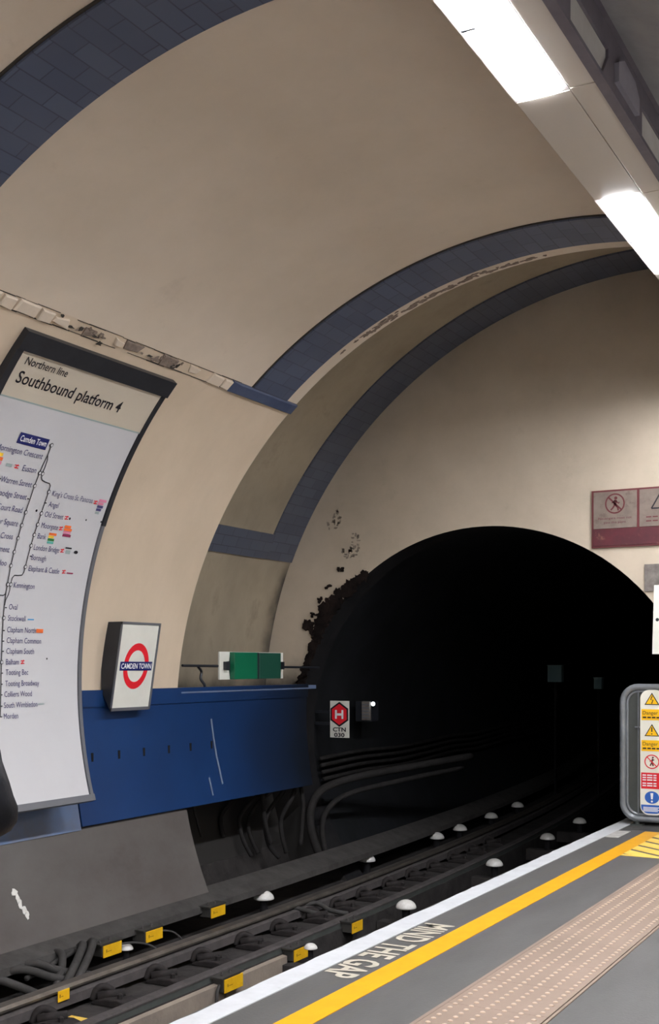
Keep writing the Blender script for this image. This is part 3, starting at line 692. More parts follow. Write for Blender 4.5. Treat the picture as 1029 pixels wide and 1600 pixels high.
b = MB(); disc(b, -2.155, .355, .014, lambda x,z:(x,9.293,z), 0, 10); b.build('screw', M['blackmetal'], root)
for x in (-1.98,-1.80): b = MB(); b.tube([(x,9.325,.3),(x,9.325,2.6)], .012, 6); b.build('hanger', M['blackmetal'], root)

# ---- platform end barrier ----
root = thing('platform_end_barrier', 'grey tubular gate with warning pictogram board at the platform end', 'barrier', (-2.0, 9.85, PZ))
def rr_tube(b, x0, x1, z0, z1, rc, r, y, n=8):
    P = rrect((x0+x1)/2, (z0+z1)/2, x1-x0, z1-z0, rc, 7); P.append(P[0]); P.append(P[1])
    b.tube([(p[0], y, p[1]) for p in P], r, n)
b = MB(); rr_tube(b, -2.572, -1.35, -1.302, -.190, .13, .028, 9.85, 12); b.build('outer_frame', M['galv'], root, smooth=True)
b = MB(); rr_tube(b, -2.535, -1.387, -1.265, -.227, .10, .012, 9.85, 8); b.build('inner_frame', M['galv'], root, smooth=True)
b = MB(); b.prism(rrect(-1.961, -.746, 1.14, 1.03, .10), 'y', 9.852, 9.858); b.build('infill_panel', M['galvdark'], root)
b = MB(); b.tube([(-2.44,9.838,-1.26),(-2.44,9.838,-.235)], .006, 6); b.build('stiffener', M['galv'], root)
b = MB(); b.tube([(-2.42,9.84,-.53),(-2.47,9.84,-.53)], .008, 6); b.build('catch', M['galv'], root)
for x in (-2.45,-1.45): b = MB(); b.box(x-.05, x+.05, 9.80, 9.90, PZ, PZ+.012); b.tube([(x,9.85,PZ+.01),(x,9.85,-1.30)], .02, 8); b.build('foot_plate', M['galvdark'], root)
bc = -2.322
b = MB(); b.prism(rrect(bc, -.7385, .196, 1.052, .075, 8), 'y', 9.822, 9.834); b.build('sign_board', M['signcream'], root)
PMS = [M['warnyellow'], M['red'], M['warnblue'], M['printwhite'], M['ink'], M['maroonline']]
f = lambda x, z: (x, 9.820, z); g = lambda x, z: (x, 9.818, z); b = MB()
def wtri(zt, zb):
    for s, mi, ff in ((1.0,4,f),(.80,0,g)):
        m = (zt+2*zb)/3; hw = .062
        flat_poly(b, [(bc-hw*s, m+(zb-m)*s),(bc+hw*s, m+(zb-m)*s),(bc, m+(zt-m)*s)], ff, mi)
h_ = lambda x, z: (x, 9.8165, z)
wtri(-.236,-.338); stroke(b, [(bc+.004,-.262),(bc-.010,-.295),(bc+.010,-.297),(bc-.002,-.328)], .008, h_, 4); b.build('pictogram', PMS, root); b = MB()
wtri(-.498,-.602); stroke(b, [(bc,-.525),(bc,-.565)], .010, h_, 4); disc(b, bc, -.582, .006, h_, 4, 8); b.build('pictogram', PMS, root); b = MB()
for z in (-.375,-.635):
    flat_poly(b, [(bc-.088,z-.092),(bc+.088,z-.092),(bc+.088,z),(bc-.088,z)], f, 0)
    put_text(b, 'Danger', g, bc-.076, z-.045, .030, width=.125, mi=4)
    for q in range(4): flat_poly(b, [(bc-.076+.038*q,z-.075),(bc-.046+.038*q,z-.075),(bc-.046+.038*q,z-.063),(bc-.076+.038*q,z-.063)], g, 4)
    b.build('text_panel', PMS, root); b = MB()
disc(b, bc, -.815, .060, g, 1, 32, rx=.062, r_in=.86)
disc(b, bc+.008, -.780, .008, g, 5, 10); stroke(b, [(bc+.006,-.79),(bc,-.82),(bc+.012,-.85)], .013, g, 5); stroke(b, [(bc,-.818),(bc-.014,-.85)], .010, g, 5); stroke(b, [(bc-.018,-.812),(bc+.02,-.798)], .008, g, 5)
stroke(b, [(bc-.044,-.772),(bc+.044,-.858)], .008, h_, 1); b.build('pictogram', PMS, root); b = MB()
flat_poly(b, [(bc-.09,-1.043),(bc+.09,-1.043),(bc+.09,-.908),(bc-.09,-.908)], f, 1)
for q, z in enumerate((-.930,-.950,-.970,-.998,-1.018)):
    x = bc-.078
    for w in (.03,.045,.025,.035)[:3 if q%2 else 4]:
        if x+w < bc+.08: flat_poly(b, [(x,z-.004),(x+w,z-.004),(x+w,z+.006),(x,z+.006)], g, 3)
        x += w+.008
b.build('text_panel', PMS, root); b = MB()
disc(b, bc, -1.115, .052, f, 2, 32, rx=.060); b.add([g(bc-.012,-1.078),g(bc+.012,-1.078),g(bc+.007,-1.13),g(bc-.007,-1.13)], [(0,1,2,3)], 3); disc(b, bc, -1.148, .009, g, 3, 10)
b.build('pictogram', PMS, root); b = MB()
flat_poly(b, [(bc-.09,-1.178),(bc-.09,-1.192)]+[(bc-.03-.06*cos(radians(90*k/8)), -1.192-.058*sin(radians(90*k/8))) for k in range(1,9)]+[(bc+.03+.06*sin(radians(90*k/8)), -1.192-.058*cos(radians(90*k/8))) for k in range(9)]+[(bc+.09,-1.178)], f, 2)
for q in range(5): flat_poly(b, [(bc-.072,-1.196-.0105*q-.006),(bc+.06-.01*(q%2),-1.196-.0105*q-.006),(bc+.06-.01*(q%2),-1.196-.0105*q),(bc-.072,-1.196-.0105*q)], g, 3) if q < 4 else None
b.build('text_panel', PMS, root)

# =====================================================================
# CEILING: suspended lighting strip and castellated steel beam
# =====================================================================
ZS = 2.30
XL, XM, XR = -1.631, -1.400, -1.293
LX0, LX1 = -1.603, -1.440
period = 2.405
def lit(y0):
    n = len([o for o in bpy.data.objects if o.name.startswith('ceiling_light')])
    return y0
k = 0; lights = [4.53-1.215+period*q for q in range(-4, 3)]        # near ends of the fittings
for q, y0 in enumerate(lights):
    y1 = y0+1.215
    root = thing('ceiling_light', ['long lit ceiling light far behind the viewer, last but two','long lit ceiling light behind the viewer, last but one','long lit ceiling light just behind the viewer','long lit ceiling light above the viewer','larger looking lit ceiling light at the top, nearest in view','lit ceiling light cut by the right edge, farther in view','last lit ceiling light of the strip, nearest the end wall'][q], 'ceiling light', (-1.52, (y0+y1)/2, ZS), 'ceiling lights in the lighting strip')
    b = MB()
    for (a, c, d, e) in ((XL,LX0,y0-.02,y1+.02),(LX1,XM-.003,y0-.02,y1+.02),(LX0,LX1,y0-.02,y0),(LX0,LX1,y1,y1+.02)): b.box(a, c, d, e, ZS+.012, ZS+.05)
    b.box(XL, XM, y0-.02, y1+.02, ZS+.05, ZS+.10); b.build('frame', M['framewhite'], root)
    for (a, c) in ((y0+.004,(y0+y1)/2-.004),((y0+y1)/2+.004,y1-.004)):
        b = MB(); t_ = .016; vs = [(x,y,z) for z, k_ in ((ZS+.05,0),(ZS+.010,0),(ZS+.004,.003)) for (x,y) in ((LX0+.003+k_,a+(k_*.3)),(LX1-.003-k_,a+(k_*.3)),(LX1-.003-k_,c-k_*.3),(LX0+.003+k_,c-k_*.3))]
        b.add(vs, [(0,1,2,3),(8,9,10,11)]+[(l+i,l+(i+1)%4,l+4+(i+1)%4,l+4+i) for l in (0,4) for i in range(4)]); b.build('diffuser', M['diffuser'], root)
    b = MB(); b.box(LX0-.01, LX0+.045, (y0+y1)/2-.006, (y0+y1)/2+.006, ZS-.004, ZS+.003); b.build('clip', M['blackmetal'], root)
    yn = y0+period if q < 6 else YH
    b = MB(); b.box(XL+.002, XM-.003, y1+.024, yn-.024, ZS+.010, ZS+.06)
    lab = ['plain cream ceiling panel behind the viewer, last but two','plain cream ceiling panel behind the viewer, last but one','plain cream ceiling panel just behind the viewer','plain cream ceiling panel above the viewer','plain cream ceiling panel between the two lights in view','plain cream ceiling panel beyond the farther light in view','short plain cream ceiling panel touching the end wall'][q]
    tag(b.build('ceiling_panel', M['panel'], bevel=.002), lab, 'ceiling panel', 'plain panels of the lighting strip')
ys = [Y0]+[v for y0 in lights for v in (y0-.005, y0+1.22)]+[YH]
for q in range(len(ys)-1):
    b = MB(); b.box(XM+.002, XR, ys[q]+.003, ys[q+1]-.003, ZS+.008, ZS+.06)
    yc = (ys[q]+ys[q+1])/2
    lab = {8: 'narrow cream side panel above the viewer', 9: 'narrow cream side panel beside the top light', 10: 'narrow cream side panel between the two lights in view', 11: 'narrow cream side panel beside the farther light', 12: 'narrow cream side panel beyond the farther light in view', 14: 'narrow cream side panel touching the end wall'}.get(q, 'narrow cream side panel behind the viewer')
    tag(b.build('side_panel', M['panel'], bevel=.002), lab, 'ceiling panel', 'narrow side panels of the lighting strip')
b = MB(); b.box(XL+.03, XR-.02, Y0, YH, ZS+.102, ZS+.13); struct(b.build('trim_backing', M['panelgap']))
# steel beam
root = thing('steel_beam', 'dusty purple grey castellated steel beam running above the lighting strip', 'beam', (-1.28, 1.5, ZS))
BX = -1.278; b = MB()
per = 1.065; y_open = 4.155-per*10
zb, zt, zo0, zo1 = ZS+.0, 2.60, 2.357, 2.497
b.box(BX-.012, BX, Y0, YH, zb, zo0); b.box(BX-.012, BX, Y0, YH, zo1, zt)
y = Y0; q = 0
opens = []
while y_open < YH-.6: opens.append((y_open, y_open+.51)); y_open += per
prev = Y0
for (a, c) in opens:
    if a < Y0: prev = c; continue
    b.prism([(prev-.0+.0, zo0),(a, zo0),(a, zo0+.02),(a, zo1),(prev-.0, zo1),(prev-.0, zo0+.10)], 'x', BX-.012, BX); prev = c
    # chamfered corners of the openings
    b.prism([(c-.09, zo0),(c, zo0),(c, zo0+.105)], 'x', BX-.012, BX)
b.prism([(prev, zo0),(YH, zo0),(YH, zo1),(prev, zo1)], 'x', BX-.012, BX)
b.build('web', M['beam'], root)
for (a, c) in opens:
    if a > Y0: b = MB(); b.box(BX-.024, BX-.0125, a-.02, c+.02, zo0-.02, zo1+.02); tag(b.build('infill_plate', M['plate'], root), 'pale infill plate')
b = MB(); b.box(BX-.012, BX+.055, Y0, YH, zt-.012, zt); b.build('top_flange', M['beam'], root)
b = MB(); b.box(BX-.012, BX+.03, Y0, YH, zb-.004, zb+.012); b.build('bottom_flange', M['beam'], root)
for (a, c) in opens:
    yy = c+.26; b = MB()
    if Y0 < yy < YH-.3: b.prism([(yy-.17,2.40),(yy+.17,2.40),(yy+.17,2.47),(yy+.10,2.515),(yy-.08,2.525),(yy-.17,2.48)], 'x', BX, BX+.02); b.build('hanger_bracket', M['bracketgrey'], root)

# =====================================================================
# PLATFORM MARKINGS AND TACTILE PAVING
# =====================================================================
def ragged_line(x0, x1, y0, y1, z0, z1, mat_, name, label, jit, seg=.12):
    b = MB(); n = int((y1-y0)/seg); vs = []; fs = []
    for k in range(n+1):
        y = y0+(y1-y0)*k/n; j = random.uniform(-jit, jit)
        for (x, z) in ((x0+j,z0),(x0+j,z1),(x1,z1),(x1,z0)): vs.append((x, y, z))
    for k in range(n):
        for i in range(4): j = (i+1)%4; fs.append((k*4+i,k*4+j,k*4+4+j,k*4+4+i))
    fs += [(0,1,2,3),(n*4+3,n*4+2,n*4+1,n*4)]
    b.add(vs, fs); return tag(b.build(name, mat_), label, 'floor marking')
ragged_line(-2.640, -2.513, Y0+.1, YH+.22, PZ-.001, PZ+.004, M['white'], 'edge_line', 'white painted line along the platform edge', .006)
ragged_line(-2.300, -2.170, Y0+.1, 9.50, PZ-.001, PZ+.003, M['yellow'], 'safety_line', 'solid yellow painted safety line along the platform', .0)
b = MB(); b.box(-2.545, -2.405, 9.06, 9.45, PZ-.001, PZ+.003); tag(b.build('paint_patch', M['greypaint']), 'light grey worn paint patch between white and yellow lines near barrier', 'floor marking')
# hatched box
def clip(poly, ax, lim, sgn):
    out = []
    for i in range(len(poly)):
        p, q = poly[i], poly[(i+1)%len(poly)]; ip = (p[ax]-lim)*sgn >= 0; iq = (q[ax]-lim)*sgn >= 0
        if ip: out.append(p)
        if ip != iq:
            t = (lim-p[ax])/(q[ax]-p[ax]); out.append((p[0]+(q[0]-p[0])*t, p[1]+(q[1]-p[1])*t))
    return out
b = MB(); hx0, hx1, hy0, hy1 = -2.172, -1.90, 8.29, 9.50
for k in range(9):
    y0 = 9.51-.222*k+.10; m = -.78
    poly = [(hx0, y0),(hx0, y0-.16),(hx1, y0-.16+m*(hx1-hx0)),(hx1, y0+m*(hx1-hx0))]
    poly = clip(clip(poly, 1, hy0, 1), 1, hy1, -1)
    if len(poly) >= 3: b.prism(poly, 'z', PZ-.001, PZ+.003)
b.box(hx0, hx1, hy0-.05, hy0, PZ-.001, PZ+.003)
tag(b.build('hatched_marking', M['yellowworn']), 'worn yellow diagonal hatching on the floor before the barrier', 'floor marking')
b = MB(); b.box(-2.50, .85, 9.56, YH+.27, PZ-.001, PZ+.002); struct(b.build('trim_8', M['nosing']))
# lettering: reads from the track side
b = MB(); ft = lambda u, v: (-2.495+v, 5.585-u, PZ+.003)
put_text(b, 'MIND THE GAP', ft, 0, .004, .158, width=1.155, bold=.022)
tag(b.build('floor_lettering', M['letter']), 'off white painted words MIND THE GAP between the two lines', 'floor marking')
root = thing('tactile_paving', 'buff blistered tactile paving strip parallel to the yellow line', 'paving', (-1.62, 1.5, PZ))
b = MB(); y = Y0+.1
while y < 9.75: b.box(-1.825, -1.412, y, min(y+.398, 9.78), PZ-.001, PZ+.007); y += .4
b.build('paving_slab', M['tactile'], root)
b = MB()
for r in range(6):
    x = -1.825+.0345+r*.0688
    y = .6
    while y < 9.75:
        b.lathe((x, y, PZ+.0065), [(.0115,0),(.0098,.0035),(.006,.005)], 8); y += .0535
tag(b.build('blister', M['blister'], root, smooth=True), 'pale round blisters', kind='stuff')
b = MB(); b.box(-1.846, -1.829, Y0+.1, 9.78, PZ-.001, PZ+.0055); b.box(-1.408, -1.396, Y0+.1, 9.78, PZ-.001, PZ+.0055); b.build('edge_trim', M['tactile'], root)

# =====================================================================
# TRACK
# =====================================================================
def rail_obj(name, prof_top, prof_body, x, m_top, m_body, label, cat, y1=30):
    r = thing(name, label, cat, (x, 0, -2.1))
    b = MB(); b.prism([(x+p[0], p[1]) for p in prof_body], 'y', Y0+.05, y1, ysub=60, dx=bend); b.build('rail_web', m_body, r)
    b = MB(); b.prism([(x+p[0], p[1]) for p in prof_top], 'y', Y0+.05, y1, ysub=60, dx=bend); b.build('rail_head', m_top, r)
    return r
head = [(-.045,-1.965),(-.035,-1.945),(.035,-1.945),(.045,-1.965),(.042,-1.978),(-.042,-1.978)]
body = [(-.02,-1.978),(.02,-1.978),(.022,-1.995),(.058,-2.010),(.062,-2.066),(-.062,-2.066),(-.058,-2.010),(-.022,-1.995)]
rail_obj('conductor_rail', head, body, -4.835, M['steelrail'], M['railside'], 'conductor rail with shiny worn top, the farther of the rails', 'rail')
h2 = [(-.042,-2.060),(-.030,-2.045),(.030,-2.045),(.040,-2.056),(.040,-2.066),(-.042,-2.07)]
b2 = [(-.036,-2.066),(.036,-2.066),(.040,-2.118),(-.040,-2.118)]
rail_obj('running_rail', h2, b2, -4.425, M['railside'], M['railgreen'], 'dark running rail beside the concrete pit wall', 'rail')
rail_obj('running_rail', [(a, c) for a, c in h2], b2, -3.02, M['railside'], M['railgreen'], 'dark running rail hidden below the platform edge', 'rail')
def blob_mesh(s):
    bm = bmesh.new(); bmesh.ops.create_icosphere(bm, subdivisions=2, radius=s)
    return bm
# rail chairs
ch_root = None; spots = [4.6,5.13,5.66,6.20,6.72,7.27,7.77,8.27,8.75,9.25,9.8,10.35,10.9,11.5,12.1,12.7]
def make_chair():
    r = thing('rail_chair', 'cast iron rail chair beside the running rail', 'rail chair', (-4.62,0,-2.105), 'rail chairs along the running rail')
    b = MB(); b.prism([(-4.765,-2.108),(-4.47,-2.108),(-4.47,-2.075),(-4.56,-2.055),(-4.66,-2.06),(-4.76,-2.085)], 'y', -.075, .075); b.build('base', M['chair'], r, bevel=.01)
    b = MB(); b.tube(smooth_path([(-4.77,-.05,-2.085),(-4.755,-.03,-2.03),(-4.73,0,-2.01),(-4.69,.03,-2.03),(-4.66,.05,-2.07)],4), .024, 7); b.build('clip', M['chair'], r, smooth=True); b = MB(); b.tube([(-4.73,-.05,-2.06),(-4.60,.06,-2.045)], .03, 7); b.build('clip', M['chair'], r, smooth=True)
    for bp_ in ((-4.57,-.03,-2.06),(-4.64,.04,-2.06)): b = MB(); b.lathe(bp_, [(.018,0),(.018,.03),(.008,.036)], 6); b.build('bolt', M['chair'], r)
    return r
proto = make_chair()
ordn = ['nearest','second nearest','third nearest','fourth nearest','fifth nearest','sixth nearest','seventh nearest','eighth nearest','ninth nearest','tenth nearest','eleventh nearest','twelfth nearest','thirteenth nearest','fourteenth nearest','fifteenth nearest','sixteenth nearest']
for i, y in enumerate(spots):
    if i == 0: r = proto
    else:
        r = proto.copy(); COL.objects.link(r)
        for c in list(proto.children):
            d = c.copy(); COL.objects.link(d); d.parent = r
    r.location = (-4.62+bend(y), y, -2.105); r['label'] = ordn[i]+' dusty cast iron rail chair in the row between the rails'
# insulators
def make_insul():
    r = thing('rail_insulator', 'x', 'insulator', (0,0,0), 'white dome insulators along the track')
    b = MB(); b.lathe((0,0,0), [(.086,0),(.090,.004),(.088,.016),(.082,.030),(.073,.043),(.060,.055),(.044,.064),(.026,.070),(.008,.072)], 20); b.build('dome', M['insul'], r, smooth=True)
    b = MB(); b.lathe((0,0,-.13), [(.05,0),(.035,.02),(.035,.128)], 12); b.build('pedestal', M['soot'], r)
    return r
near = [(-4.135,7.232,-2.04),(-4.134,8.843,-2.045),(-4.222,11.15,-2.045),(-4.317,13.139,-2.045),(-4.394,14.675,-2.045)]
far = [(-5.138,6.399,-1.985),(-5.22,8.333,-1.985),(-5.319,10.448,-1.985),(-5.312,12.188,-1.985),(-5.339,12.939,-1.985),(-5.41,14.169,-1.985),(-5.506,15.437,-1.985)]
proto = make_insul()
for i, (row, lst) in enumerate((('row nearer the platform', near), ('row below the left wall', far))):
    for j, p in enumerate(lst):
        if i == 0 and j == 0: r = proto
        else:
            r = proto.copy(); COL.objects.link(r)
            for c in list(proto.children): d = c.copy(); COL.objects.link(d); d.parent = r
        r.location = p; k_ = .55 if j == 0 else .98; r.scale = (k_, k_, k_); r['label'] = '%s white dome insulator in the %s' % (ordn[j], row)
b = MB()                                        # ribs that carry the nearer row of insulators over the pit
for i, (x, y, z) in enumerate(near):
    b = MB(); b.box(-4.37+bend(y), -3.40+bend(y), y-.06, y+.06, -2.30, -2.17)
    tag(b.build('cross_rib', M['dirt']), '%s dark concrete rib crossing the track pit under an insulator' % ordn[i], 'rib', 'ribs across the track pit')
# yellow tags
def tag_box(x, y, z, w, h, label, box=True, tilt=0.0):
    w *= 1.17; h *= 1.2
    r = thing('yellow_tag', label, 'tag', (x, y, z-h/2), 'yellow identification tags along the track')
    b = MB(); b.box(x, x+.006, y-w/2, y+w/2, z-h/2, z+h/2); b.build('plate', M['tag'], r, bevel=.002)
    if box:
        b = MB(); b.box(x-.11, x-.001, y-w/2-.01, y+w/2-.02, z-h/2+.01, z+h/2+.01); b.box(x-.12, x+.004, y-w/2-.03, y+w/2+.02, z+h/2+.005, z+h/2+.016); b.build('clamp_box', M['tagdark'], r)
        for q in (-.04, .01): b = MB(); b.lathe((x-.04, y+q*2, z+h/2+.016), [(.010,0),(.010,.012),(.005,.014),(.005,.024)], 6); b.build('bolt', M['railside'], r)
    b = MB()
    yy = y-w*.32; stroke(b, [(yy-.004,z+.012),(yy-.004,z-.008)], .007, lambda u,v: (x+.0075,u,v)); stroke(b, [(yy+.004,z-.002),(yy+w*.25,z-.003)], .003, lambda u,v: (x+.0075,u,v))
    b.build('marking', M['brown'], r)
tag_box(-5.12, 6.225, -1.945, .165, .068, 'yellow tag under the ledge nearest the viewer, beside a white dome')
tag_box(-5.12, 6.690, -1.942, .165, .066, 'yellow tag under the ledge, middle of the three')
tag_box(-5.12, 7.500, -1.923, .165, .066, 'yellow tag under the ledge, farthest of the three')
tag_box(-4.300, 6.480, -2.128, .190, .075, 'yellow tag over the bare concrete pit wall, nearest the platform edge')
tag_box(-4.300, 7.380, -2.126, .185, .072, 'yellow tag beside the white cap near the white platform line')
tag_box(-4.300, 8.270, -2.105, .155, .070, 'yellow tag near the letters of the gap warning, farthest of its row')
tag_box(-4.770, 5.345, -1.990, .085, .055, 'small yellow tag stuck to the conductor rail side', box=False)
b = MB(); b.box(-4.70,-4.55,5.10,5.34,-2.1085,-2.100); tag(b.build('paint_patch', M['yellowworn']), 'faded yellow paint patch on the track bed beside the running rail', 'floor marking')
# cables
def cable(pts, r, label, group=None, mat_='cable', n=8):
    if pts[-1][1] > 8.7: mat_ = 'cabledark'
    b = MB(); b.tube(smooth_path(pts, 7), r, n); return tag(b.build('cable', M[mat_], smooth=True), label, 'cable', group)
G = 'thick grey cables looping out under the wall ledge'
def zc(x, y, z): return (x, y, z)
cable([(-5.25,5.10,-1.93),(-5.14,5.16,-1.90),(-5.05,5.27,-1.96),(-4.98,5.42,-2.05),(-4.94,5.55,-2.09)], .026, 'thick grey cable at the left edge drooping below the grey wall panel', G)
cable([(-5.27,5.33,-1.92),(-5.13,5.40,-1.895),(-5.03,5.52,-1.955),(-4.95,5.70,-2.02),(-4.92,5.95,-2.06)], .026, 'thick grey cable, second from the left edge under the ledge', G)
cable([(-5.28,5.46,-1.92),(-5.15,5.52,-1.885),(-5.07,5.62,-1.94),(-4.97,5.80,-2.00),(-4.93,6.05,-2.05)], .026, 'thick grey cable, third from the left edge under the ledge', G)
cable([(-5.28,5.80,-1.90),(-5.16,5.76,-1.875),(-5.08,5.68,-1.93),(-5.00,5.55,-2.0),(-4.95,5.42,-2.05)], .026, 'thick grey cable running back leftwards over the others', G)
cable([(-5.25,5.98,-1.92),(-5.17,5.86,-1.90),(-5.14,5.6,-1.93),(-5.12,5.4,-1.95)], .018, 'thinner grey cable lying along the ledge behind the loops', G)
cable([(-5.24,5.99,-1.92),(-5.14,5.95,-1.855),(-5.05,5.80,-1.90),(-4.95,5.60,-1.965),(-4.93,5.52,-2.03)], .027, 'left of the pair of grey cables beside the nearest ledge tag', G)
cable([(-5.24,6.09,-1.92),(-5.14,6.05,-1.855),(-5.05,5.91,-1.90),(-4.95,5.71,-1.965),(-4.93,5.62,-2.03)], .027, 'right of the pair of grey cables beside the nearest ledge tag', G)
cable([(-5.13,6.32,-1.93),(-5.08,6.42,-1.935),(-5.02,6.52,-1.97),(-4.95,6.58,-2.04)], .008, 'thin grey lead from the nearest ledge tag to the rail')
cable([(-5.13,6.79,-1.93),(-5.06,6.85,-1.95),(-4.97,6.88,-2.03)], .007, 'thin grey lead beside the middle ledge tag')
cable([(-4.33,6.36,-2.12),(-4.31,6.30,-2.18),(-4.315,6.31,-2.4)], .012, 'thin pale lead hanging down the concrete pit wall')
cable([(-4.9,7.95,-2.03),(-4.82,8.15,-1.99),(-4.70,8.25,-2.03),(-4.60,8.42,-2.09)], .02, 'short curved cable arching between conductor rail and running rail')
cable([(-4.88,8.18,-2.03),(-4.78,8.42,-1.99),(-4.66,8.48,-2.05),(-4.56,8.60,-2.09)], .02, 'second curved cable arching between conductor rail and running rail')
# tangle of cables in the dark bay
G = 'cables hanging in the dark bay before the tunnel mouth'
YB = 9.6
def bx(px, py, y=9.7):                                         # picture-independent helper: bay cables were surveyed on the plane y = 9.7
    return (px, y, py)
tang = [
 [(-5.72,9.6,-.95),(-5.80,9.5,-1.15),(-5.95,9.35,-1.35),(-6.0,9.3,-1.55),(-5.92,9.35,-1.8)],
 [(-5.70,9.65,-.98),(-5.75,9.55,-1.2),(-5.86,9.4,-1.45),(-5.84,9.4,-1.7),(-5.78,9.5,-1.85)],
 [(-5.66,9.7,-1.0),(-5.68,9.6,-1.25),(-5.76,9.5,-1.5),(-5.70,9.5,-1.8)],
 [(-5.70,9.75,-.85),(-5.70,9.75,-1.1),(-5.66,9.75,-1.35),(-5.66,9.7,-1.75)],
 [(-5.78,9.6,-1.0),(-5.98,9.2,-1.2),(-6.1,9.0,-1.4),(-6.05,8.95,-1.6)],
 [(-5.74,9.7,-1.1),(-5.9,9.4,-1.22),(-6.02,9.2,-1.42),(-5.97,9.15,-1.62),(-5.9,9.2,-1.8)],
 [(-5.85,9.3,-1.1),(-5.82,9.3,-1.45),(-5.78,9.35,-1.7)],
]
for i, P in enumerate(tang):
    cable(P, .022, ['outermost','second','third','straightest','leftmost','looping','short inner'][i]+' grey cable of the tangle hanging in the dark bay', G, n=7)
cable([(-6.15,8.55,-1.12),(-6.08,8.55,-1.35),(-6.05,8.6,-1.55)], .012, 'thin pale cord hanging behind the blue panel', None)
cable([(-4.9,12.2,-1.03),(-5.25,11.0,-1.10),(-5.42,10.4,-1.14),(-5.56,10.0,-1.22),(-5.62,9.85,-1.38),(-5.60,9.8,-1.6),(-5.50,9.8,-1.86)], .040, 'thick cable bending down at the tunnel mouth in a big loop', None)
cable([(-5.0,12.2,-1.16),(-5.3,11.0,-1.24),(-5.45,10.3,-1.30),(-5.52,10.0,-1.42),(-5.53,9.9,-1.6),(-5.46,9.85,-1.86)], .028, 'inner cable bending down beside the big loop at tunnel mouth', None)
for i, (z, dx0) in enumerate(((-.95,-.03),(-1.02,-.04),(-1.09,-.06),(-1.16,-.08))):
    xb = lambda y, z=z: TX-sqrt(TR**2-(z-TZ)**2)+.05+bend(y)-bend(YH)
    cable([(xb(y), y, z-.03*sin((y-10)*2.1)**2) for y in [10.4+1.0*k for k in range(18)]], .022, ['top','second','third','lowest'][i]+' of four cables running along the left tunnel lining', 'cables along the tunnel lining', n=6)

# =====================================================================
# PERSON at the left edge: dark coat, bent left elbow
# =====================================================================
def skin_obj(name, joints, edges, radii, mat_, parent, sub=2):
    me = bpy.data.meshes.new(name); off = parent_off(parent)
    me.from_pydata([tuple(Vector(j)-off) for j in joints], edges, []); o = link(name, me, parent)
    me.materials.append(mat_)
    sm = o.modifiers.new('skin', 'SKIN'); sm.use_smooth_shade = True
    if not me.skin_vertices: 
        bm = bmesh.new(); bm.from_mesh(me); bm.verts.layers.skin.verify(); bm.to_mesh(me); bm.free()
    for i, r in enumerate(radii):
        r = r if isinstance(r, tuple) else (r, r)
        me.skin_vertices[0].data[i].radius = r
        me.skin_vertices[0].data[i].use_root = (i == 0)
    ss_ = o.modifiers.new('subsurf', 'SUBSURF'); ss_.levels = sub; ss_.render_levels = sub
    return o
fwd = Vector((-.876, -.482, 0)); lft = Vector((.482, -.876, 0))    # the person faces left in the picture; their left arm is nearer
EL = Vector((-1.686, 1.699, -.325))                                # elbow
SH = EL+fwd*.16+Vector((0,0,.29))-lft*.02
T = SH-lft*.185+fwd*.22                                                    # centre between the shoulders
T.z = SH.z
def at(f_, l_, z): return Vector((T.x, T.y, 0))+fwd*f_+lft*l_+Vector((0,0,z))
pr = thing('person', 'person in black padded coat at the left edge, only the bent elbow showing', 'person', tuple(at(0,0,PZ)))
pz = PZ
J = [at(0,0,-.42), at(0,0,-.24), at(0,0,-.04), at(-.005,0,.02), at(0,0,.10), at(.02,0,.17), at(.02,0,.28),      # 0-6 pelvis..head top
     at(0,.10,-.50), at(.02,.11,-.90), at(-.01,.11,pz+.09), at(.13,.12,pz+.04),                                      # 7-10 left leg
     at(0,-.10,-.50), at(.02,-.11,-.90), at(-.01,-.11,pz+.09), at(.13,-.12,pz+.04),                                  # 11-14 right leg
     SH, EL, EL+fwd*.21-lft*.10+Vector((0,0,.05)), EL+fwd*.265-lft*.125+Vector((0,0,.065)),                       # 15-18 left arm
     at(0,-.185,0.01), at(.02,-.23,-.28), at(.22,-.14,-.24), at(.275,-.115,-.23)]                                  # 19-22 right arm
E_ = [(0,1),(1,2),(2,3),(3,4),(4,5),(5,6),(0,7),(7,8),(8,9),(9,10),(0,11),(11,12),(12,13),(13,14),(2,15),(15,16),(16,17),(17,18),(2,19),(19,20),(20,21),(21,22)]
RA = [.13,.12,.13,.055,.05,.085,.07,.085,.06,.042,.035,.085,.06,.042,.035,.05,.035,.025,.03,.05,.035,.025,.03]
skin_obj('body', J, E_, RA, M['skin'], pr)
CJ = [at(0,0,-.60), at(0,0,-.42), at(0,0,-.24), at(0,0,-.07), at(0,0,.045), SH+lft*-.01, SH.lerp(EL,.5)+fwd*-.015, EL, EL+fwd*.10-lft*.045+Vector((0,0,.02)), EL+fwd*.20-lft*.095+Vector((0,0,.048)), at(0,-.185,0), at(.02,-.23,-.28), at(.20,-.15,-.245)]
CE = [(0,1),(1,2),(2,3),(3,4),(3,5),(5,6),(6,7),(7,8),(8,9),(3,10),(10,11),(11,12)]
CRr = [.15,.15,.135,.13,.075,.080,.064,.062,.058,.050,.085,.064,.05]
ct = skin_obj('coat', CJ, CE, CRr, M['coat'], pr)
tx = bpy.data.textures.new('folds', 'CLOUDS'); tx.noise_scale = .06
dm = ct.modifiers.new('folds', 'DISPLACE'); dm.texture = tx; dm.strength = .022; dm.mid_level = .5
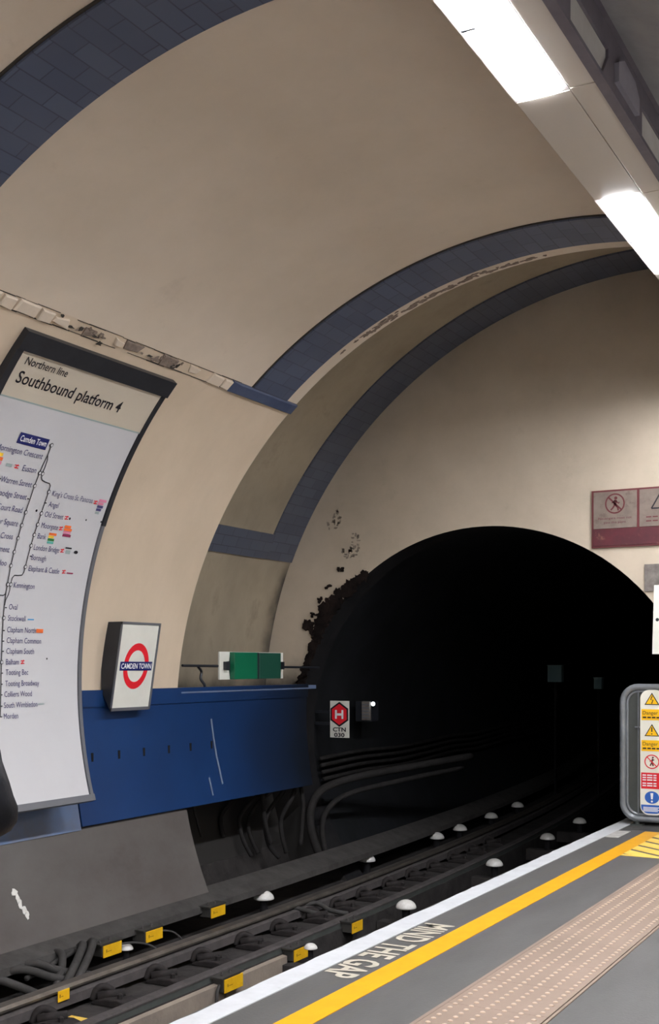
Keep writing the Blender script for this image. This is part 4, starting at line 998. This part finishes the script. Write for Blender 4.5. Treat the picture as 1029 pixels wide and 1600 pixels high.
skin_obj('trousers', [at(0,0,-.52), at(0,.10,-.60), at(.02,.11,-.92), at(-.01,.11,pz+.12), at(0,-.10,-.60), at(.02,-.11,-.92), at(-.01,-.11,pz+.12)], [(0,1),(1,2),(2,3),(0,4),(4,5),(5,6)], [.15,.105,.08,.065,.105,.08,.065], M['trouser'], pr)
for s in (1,-1): skin_obj('shoe', [at(-.04,.11*s,pz+.045), at(.08,.115*s,pz+.04), at(.18,.12*s,pz+.035)], [(0,1),(1,2)], [.045,.045,.035], M['coat'], pr, 1)
skin_obj('hair', [at(-.01,0,.20), at(-.005,0,.27), at(-.055,0,.14)], [(0,1),(0,2)], [.10,.085,.075], M['hair'], pr)
for s, w, d in ((1, J[18], fwd*.9-lft*.4), (-1, J[22], fwd*.9+lft*.4)):
    d = d.normalized(); side = Vector((0,0,1)); k = 0
    for q, ln in enumerate((.070,.078,.074,.060)):
        p0 = Vector(w)+side*(.027-.018*q)+d*.005
        skin_obj('finger', [p0, p0+d*ln*.5+lft*(-.008*s), p0+d*ln*.85+lft*(-.03*s)], [(0,1),(1,2)], [.011,.009,.008], M['skin'], pr, 1)
    p0 = Vector(w)+side*.02-d*.02; skin_obj('thumb', [p0, p0+side*.03+d*.025, p0+side*.035+d*.055], [(0,1),(1,2)], [.013,.011,.009], M['skin'], pr, 1)
# face
hd = at(.105,0,.185)
b = MB(); b.tube([at(.105,0,.195), at(.125,0,.175), at(.105,0,.165)], .012, 8, taper=[.6,1.1,.8]); b.build('nose', M['skin'], pr, smooth=True)
for s in (1,-1): b = MB(); b.lathe(tuple(at(.098,.032*s,.20)), [(.002,-.008),(.010,-.004),(.010,.004),(.002,.008)], 8); b.build('eye', M['ink'], pr)
b = MB(); b.tube([at(.098,-.025,.135), at(.107,0,.133), at(.098,.025,.135)], .006, 6); b.build('mouth', M['maroonline'], pr)
for s in (1,-1): b = MB(); b.tube([at(.01,.088*s,.165), at(.0,.098*s,.185), at(.01,.09*s,.205)], .014, 8); b.build('ear', M['skin'], pr, smooth=True)
